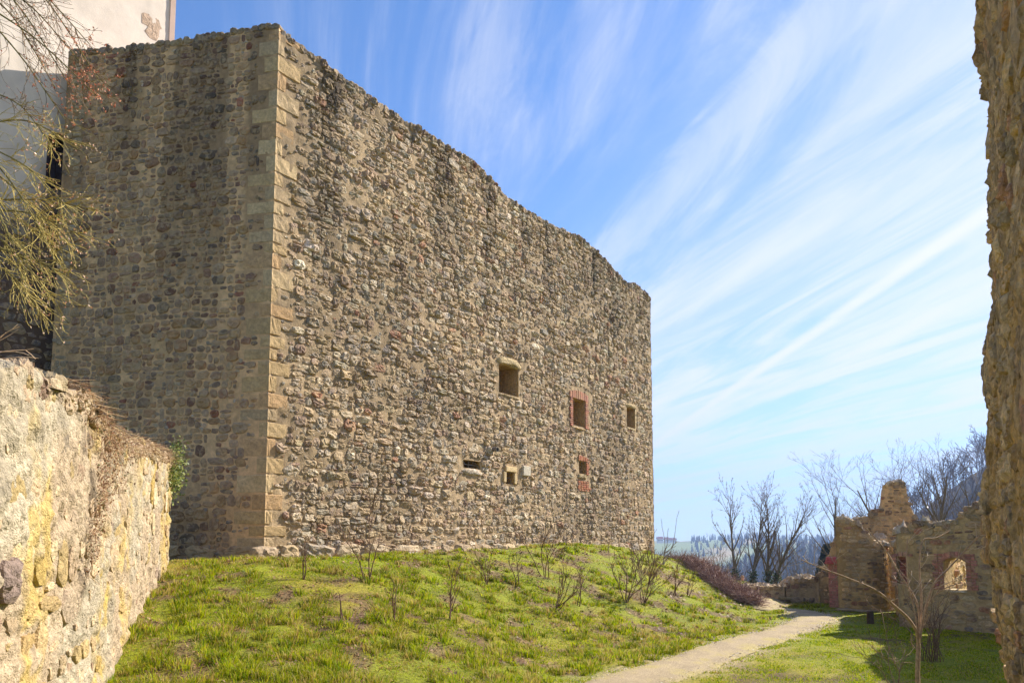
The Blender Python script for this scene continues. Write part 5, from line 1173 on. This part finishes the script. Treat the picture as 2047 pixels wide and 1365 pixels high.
def overhanging_tree():
    rng = np.random.default_rng(731); Y0 = 8.6; base = np.array([-9.2, 9.0, 0.2]); segs = []; tips = []
    O = dict(step=(.1, .09, .08), wig=.13, up=-.035, tip=.3, levels=2, bare=(.15, .2, .3), kids=(1, 1, 1), spread=(.25, .8), len=(.35, .7), prob=.5)
    S0 = []; grow(rng, base, (.05, -.02, 1), 9.5, .22, 0, S0, dict(O, step=(.6,), levels=0, up=.02, wig=.03))
    trunk = [(*s[:8], 0) for s in S0]
    def limb(pts, r0, r1, nsub, L, dy=0., droop=None):
        q, _ = resample3(np.array([at(x, y, Y0+dy) for x, y in pts]), .07); t = min(trunk, key=lambda s: abs(s[2]-q[0][2]-.6)); st = np.array(t[:3])
        c, _ = resample3(np.array([st, st*.4+q[0]*.6+np.array([0, 0, .25]), q[0]]), .2)
        for i in range(len(c)-1): segs.append((*c[i], *c[i+1], r0*1.7-.5*r0*i/len(c), r0*1.7-.5*r0*(i+1)/len(c), 0))
        n = len(q)
        for i in range(n-1): segs.append((*q[i], *q[i+1], r0+(r1-r0)*i/n, r0+(r1-r0)*(i+1)/n, 1))
        for k in range(nsub):
            i = int(rng.random()**.8*(n-2)); d = unit(q[i+1]-q[i]); ax = unit(np.cross(d, rng.normal(0, 1, 3))); ang = rng.uniform(.2, .8); dd = d*math.cos(ang)+ax*math.sin(ang); m = len(segs)
            grow(rng, q[i], dd, L*rng.uniform(.5, 1.1)*(1-.4*i/n), .0055, 2, segs, dict(O, levels=4, **({'up': droop} if droop is not None else {})))
    for x0, y0, x1, y1 in ((-30, -60, 150, 190), (-30, -20, 110, 175), (-30, 10, 190, 190), (-30, -40, 165, 130), (-30, -90, 180, 90), (-30, 30, 130, 240), (20, -80, 200, 165)):
        mx, my = (x0+x1)/2+rng.uniform(-10, 10), (y0+y1)/2-rng.uniform(5, 35); limb([(x0, y0), (mx, my), (x1, y1)], .012, .005, 24, .62, rng.uniform(-.3, .5))
    top_n = len(segs)
    for x0, y0, x1, y1 in ((-30, 248, 150, 290), (-30, 290, 140, 420), (-30, 330, 150, 500), (-30, 380, 130, 520), (-30, 420, 170, 475), (-30, 450, 110, 600), (-30, 490, 150, 560), (-30, 400, 190, 420), (-30, 520, 90, 640), (-30, 300, 90, 480), (-30, 355, 60, 560), (-30, 180, 110, 300)):
        mx, my = (x0+x1)/2+rng.uniform(-10, 10), (y0+y1)/2-rng.uniform(5, 30); limb([(x0, y0), (mx, my), (x1, y1)], .011, .0045, 28, .55, rng.uniform(-.4, .5))
    S = np.array(segs); S[:, 6:8] = np.maximum(S[:, 6:8], .0025)
    t = thing('overhanging_tree', 'leafless tree reaching in from the left with drooping yellowish twigs and dry seed pods', 'tree', base)
    V, Fq = tubes(np.array(trunk)[:, :8], 10); put('trunk', V, Fq, M_BARK, t, np.tile(lin(110, 98, 80), (len(V), 1)), smooth=True)
    lid = np.cumsum([0]+[1 if (S[i, 8] == 0 and S[i-1, 8] != 0) else 0 for i in range(1, len(S))]); A = S[:, 8] < 2
    for k in range(lid.max()+1): V, Fq = tubes(S[A & (lid == k)][:, :8], 6); put('limb', V, Fq, M_BARK, t, np.tile(lin(128, 114, 66), (len(V), 1)), smooth=True)
    b = S[S[:, 8] >= 2]; V, Fq = tubes(b[:, :8], 3); hi = (b[:, 2] > at(0, 230, Y0)[2]); c = np.where(hi[:, None], lin(134, 110, 84), lin(188, 168, 98))*rng.uniform(.75, 1.15, (len(b), 1)); put('twigs', V, Fq, M_TWIG, t, np.repeat(c, 6, 0))['kind'] = 'stuff'
    for nm, sel, pal, n in (('seed_pods', b[hi], [lin(196, 122, 90), lin(176, 100, 72), lin(220, 160, 128)], 950), ('seed_pods', b[~hi], [lin(236, 204, 176), lin(206, 160, 128), lin(190, 130, 96)], 800)):
        if len(sel) == 0: continue
        sel = sel[sel[:, 8] >= 3] if (sel[:, 8] >= 3).sum() > 50 else sel
        wgt = np.clip((sel[:, 3]+6.8), .05, 3)**1.5; i = rng.choice(len(sel), n, p=wgt/wgt.sum()); P = sel[i, 3:6]+rng.normal(0, .01, (n, 3)); P[:, 2] -= .012
        leaves(nm, t, P, rng, (.009, .019), pal)['kind'] = 'stuff'
    print('overhang segs', len(S))
overhanging_tree()
def wall_plants():
    rng = np.random.default_rng(741)
    # ivy on the far end of the garden wall
    u0, v0 = plane_uv(338, 945, LW0, dG); n = 1500
    uu = 14.7+rng.normal(0, .33, n); vv = v0+.1+rng.normal(0, .27, n); hh = rng.normal(.06, .11, n); P = np.stack(mapG(uu, vv, hh), 1)
    c = np.ravel(mapG(np.array(14.7), np.array(v0-.4), np.array(.05)))
    t = thing('ivy_plant', 'small green ivy bush hanging on the far end of the lichened garden wall', 'plant', c)
    leaves('foliage', t, P, rng, (.022, .042), [lin(132, 142, 66), lin(96, 112, 50), lin(166, 168, 96), lin(74, 92, 40)])['kind'] = 'stuff'
    seg = [(*np.ravel(mapG(np.array(14.7), np.array(v0-.5+.18*k), np.array(.03))), *np.ravel(mapG(np.array(14.7+.06*math.sin(k)), np.array(v0-.32+.18*k), np.array(.05))), .012, .01) for k in range(5)]
    V, Fq = tubes(seg, 5); put('stem', V, Fq, M_BARK, t, np.tile(lin(110, 90, 66), (len(V), 1)))
    # dead creeper: top of the wall and a strip down its face
    t = thing('dead_creeper', 'tangle of dry brown creeper along the top and face of the garden wall', 'plant', np.ravel(mapG(np.array(9.), np.array(2.8), np.array(.05))))
    n = 4200; uu = rng.uniform(5.5, 14.6, n); top = topG(uu); ww = rng.uniform(-.12, .8, n); p = np.stack(mapG(uu, top+rng.uniform(-.02, .14, n)-np.clip(-ww, 0, 1)*1.5, -ww), 1)
    dv = rng.normal(0, 1, (n, 3)); dv[:, 2] *= .35; dv += np.r_[dG*.8, -.2]; dv /= np.linalg.norm(dv, axis=1, keepdims=True); q = p+dv*rng.uniform(.08, .32, (n, 1)); S = [np.concatenate([p, q, np.full((n, 1), .0035), np.full((n, 1), .002)], 1)]
    pts = [plane_uv(x, y, LW0, dG) for x, y in ((205, 855), (215, 905), (205, 950), (188, 1000), (176, 1060), (166, 1130))]
    m = 520; k = rng.random(m)**2.0*4.99; i = k.astype(int); f = k-i; pu_ = np.array(pts); cu = pu_[i]*(1-f)[:, None]+pu_[i+1]*f[:, None]; wd = np.interp(k, [0, 1.5, 3, 5], [.75, .5, .14, .1])
    uu = cu[:, 0]+rng.normal(0, 1, m)*wd*.8; vv = np.minimum(cu[:, 1]+rng.normal(0, .15, m), topG(uu)+.05); p = np.stack(mapG(uu, vv, rng.uniform(.03, .12, m)), 1)
    dv = rng.normal(0, .6, (m, 3))+np.array([0, 0, -.7]); dv /= np.linalg.norm(dv, axis=1, keepdims=True); q = p+dv*rng.uniform(.06, .22, (m, 1)); S.append(np.concatenate([p, q, np.full((m, 1), .0035), np.full((m, 1), .002)], 1))
    S = np.concatenate(S); V, Fq = tubes(S, 3); cc = np.array([lin(160, 126, 96), lin(190, 158, 122), lin(126, 96, 72), lin(206, 180, 140)])[rng.integers(0, 4, len(S))]; put('stems', V, Fq, M_TWIG, t, np.repeat(cc, 6, 0))['kind'] = 'stuff'
    m2 = 1000; k = rng.random(m2)**1.9*4.99; i = k.astype(int); f = k-i; cu = pu_[i]*(1-f)[:, None]+pu_[i+1]*f[:, None]; wd = np.interp(k, [0, 1.5, 3, 5], [.95, .5, .11, .07]); uu = cu[:, 0]+rng.normal(.2, 1, m2)*wd
    vv = np.minimum(cu[:, 1]+rng.normal(0, .18, m2), topG(uu)+.1); P = np.stack(mapG(uu, vv, rng.uniform(.03, .13, m2)), 1); leaves('dry_leaves', t, P, rng, (.010, .022), [lin(150, 108, 78), lin(122, 86, 62), lin(186, 148, 112), lin(96, 74, 52), lin(118, 120, 78)])['kind'] = 'stuff'
    # dry stalks standing on the wall head
    for bx, tops, lab in ((25, ((10, 640), (32, 655), (48, 690), (70, 668), (88, 682), (60, 710)), 'pale dry stalks sticking up on the garden wall at the left picture edge'), (175, ((162, 765), (186, 755), (196, 772), (204, 765)), 'thin dry stalks on the middle of the garden wall head'), (290, ((252, 850), (288, 835), (318, 868), (262, 872)), 'few bent dry stalks near the ivy on the garden wall')):
        u = plane_uv(bx, 800, LW0, dG)[0]; b = np.ravel(mapG(np.array(u), np.array(float(topG(u))), np.array(-.3))); segs = []
        for x, y in tops:
            tp = at(x, y, b[1]); grow(rng, b+rng.normal(0, .04, 3)*np.array([1, 1, 0]), unit(tp-b), np.linalg.norm(tp-b), .005, 0, segs, dict(step=(.06, .05), wig=.09, up=0, tip=.4, levels=1, bare=(.5, .5), kids=(1, 0), spread=(.3, .8), len=(.15, .35), prob=.3))
        tree('dry_stalks', lab, 'plant', b, segs, lin(206, 174, 140), None, split=1, sides=(4, 3), minr=.0022)
wall_plants()

# ------------------------------------------------------------------ walker beyond the thicket
def person():
    Y = 38.0; hd = at(1484, 1150, Y); z0 = hd[2]-1.74; x0 = hd[0]
    root = thing('person', 'walker in a dark jacket seen from behind the bare thicket', 'person', (x0, Y, z0))
    J = {'pel': (0, 0, .95, .15), 'chest': (0, 0, 1.25, .17), 'neck': (0, 0, 1.47, .06), 'head': (0, -.02, 1.56, .085), 'crown': (0, 0, 1.68, .085),
         'shl': (.17, 0, 1.40, .075), 'ell': (.24, .03, 1.12, .05), 'wrl': (.25, -.08, .9, .035), 'pal': (.25, -.1, .83, .03), 'shr': (-.17, 0, 1.40, .075), 'elr': (-.24, .03, 1.12, .05), 'wrr': (-.25, -.08, .9, .035), 'par': (-.25, -.1, .83, .03),
         'hl': (.1, 0, .9, .1), 'kl': (.11, -.06, .5, .07), 'al': (.11, .06, .09, .045), 'tl': (.12, -.1, .04, .04), 'hr': (-.1, 0, .9, .1), 'kr': (-.11, .02, .5, .07), 'ar': (-.11, .12, .09, .045), 'tr': (-.12, -.04, .04, .04)}
    E_ = [('pel', 'chest'), ('chest', 'neck'), ('neck', 'head'), ('head', 'crown'), ('chest', 'shl'), ('shl', 'ell'), ('ell', 'wrl'), ('wrl', 'pal'), ('chest', 'shr'), ('shr', 'elr'), ('elr', 'wrr'), ('wrr', 'par'), ('pel', 'hl'), ('hl', 'kl'), ('kl', 'al'), ('al', 'tl'), ('pel', 'hr'), ('hr', 'kr'), ('kr', 'ar'), ('ar', 'tr')]
    for s, sx in (('l', 1), ('r', -1)):
        for i in range(5):
            px, py, pz, _ = J['pa'+s]; L = (.05, .075, .085, .078, .06)[i]
            J[f'f{s}{i}a'] = (px+(-.03 if i == 0 else 0)*sx, py-.035+.018*i, pz-.03-(0 if i == 0 else .015), .009); J[f'f{s}{i}b'] = (px+(-.04 if i == 0 else -.01)*sx, py-.04+.018*i, pz-.03-L, .008); E_ += [('pa'+s, f'f{s}{i}a'), (f'f{s}{i}a', f'f{s}{i}b')]
    ks = list(J); me = bpy.data.meshes.new('body'); me.from_pydata([J[k][:3] for k in ks], [(ks.index(a), ks.index(b)) for a, b in E_], [])
    o = bpy.data.objects.new('body', me); C.objects.link(o); o.parent = root; WORLD[o.name] = WORLD[root.name]
    sk = o.modifiers.new('skin', 'SKIN'); sk.use_smooth_shade = True; lay = me.skin_vertices[0] if len(me.skin_vertices) else None
    if lay is None:
        bpy.context.view_layer.objects.active = o
    for i, k in enumerate(ks):
        if me.skin_vertices: me.skin_vertices[0].data[i].radius = (J[k][3], J[k][3]*(.75 if k in ('pel', 'chest') else 1)); me.skin_vertices[0].data[i].use_root = (k == 'pel')
    sb = o.modifiers.new('sub', 'SUBSURF'); sb.levels = 2; sb.render_levels = 2
    m = bpy.data.materials.new('clothed_figure'); m.use_nodes = True; nt = m.node_tree; tc = nt.nodes.new('ShaderNodeTexCoord'); sp = nt.nodes.new('ShaderNodeSeparateXYZ'); cr = nt.nodes.new('ShaderNodeValToRGB'); cr.color_ramp.interpolation = 'CONSTANT'
    dv = nt.nodes.new('ShaderNodeMath'); dv.operation = 'DIVIDE'; dv.inputs[1].default_value = 2.0
    nt.links.new(tc.outputs['Object'], sp.inputs[0]); nt.links.new(sp.outputs[2], dv.inputs[0]); nt.links.new(dv.outputs[0], cr.inputs[0]); nt.links.new(cr.outputs[0], nt.nodes['Principled BSDF'].inputs['Base Color'])
    e = cr.color_ramp.elements; e[0].position = 0; e[0].color = (*lin(40, 40, 44), 1); e[1].position = .05; e[1].color = (*lin(52, 56, 76), 1)
    for p_, c_ in ((.435, lin(40, 44, 56)), (.74, lin(206, 150, 122))): x = e.new(p_); x.color = (*c_, 1)
    me.materials.append(m)
    th = np.linspace(0, 2*math.pi, 12, endpoint=False); V = []
    for (a, rr) in ((0, 1), (.5, .9), (1.0, .55), (1.4, .15)): V += [(.098*math.cos(t)*rr, .02+.105*math.sin(t)*rr, 1.64+.125*math.sin(a)) for t in th]
    k = np.arange(12); k2 = (k+1) % 12; Fq = np.concatenate([np.stack([k+12*i, k2+12*i, k2+12*(i+1), k+12*(i+1)], 1) for i in range(3)])
    put('hair', np.array(V)+np.array([x0, Y, z0]), Fq, M_TWIG, root, np.tile(lin(168, 128, 92), (48, 1)), smooth=True)
    for sx in (-1, 1):
        V = np.array([(sx*.083+sx*.02*math.cos(t)*.6, -.01+.025*math.sin(t), 1.6+.035*math.cos(t)) for t in th]+[(sx*.105, -.01, 1.6)])+np.array([x0, Y, z0]); put('ear', V, np.array([(i, (i+1) % 12, 12) for i in range(12)]), M_TWIG, root, np.tile(lin(206, 150, 122), (13, 1)))
    V = np.array([(-.015, -.095, 1.585), (.015, -.095, 1.585), (0, -.125, 1.59), (0, -.095, 1.63)])+np.array([x0, Y, z0]); put('nose', V, np.array([(0, 2, 3), (1, 3, 2), (0, 1, 2)]), M_TWIG, root, np.tile(lin(206, 150, 122), (4, 1)))
person()

# ------------------------------------------------------------------ haze
HAZE = 0.00038
def haze():
    m = bpy.data.materials.new('haze'); m.use_nodes = True; nt = m.node_tree; nt.nodes.clear(); out = nt.nodes.new('ShaderNodeOutputMaterial'); v = nt.nodes.new('ShaderNodeVolumePrincipled')
    v.inputs['Color'].default_value = (.42, .6, 1.0, 1); v.inputs['Density'].default_value = HAZE; v.inputs['Anisotropy'].default_value = 0.2; nt.links.new(v.outputs[0], out.inputs['Volume'])
    V = np.array([(x, y, z) for z in (-60, 260) for x, y in ((-2900, -700), (2900, -700), (2900, 3000), (-2900, 3000))], float)
    o = put('haze', V, BOXF, m, origin=np.zeros(3)); tag(o, kind='stuff')
if HAZE: haze()
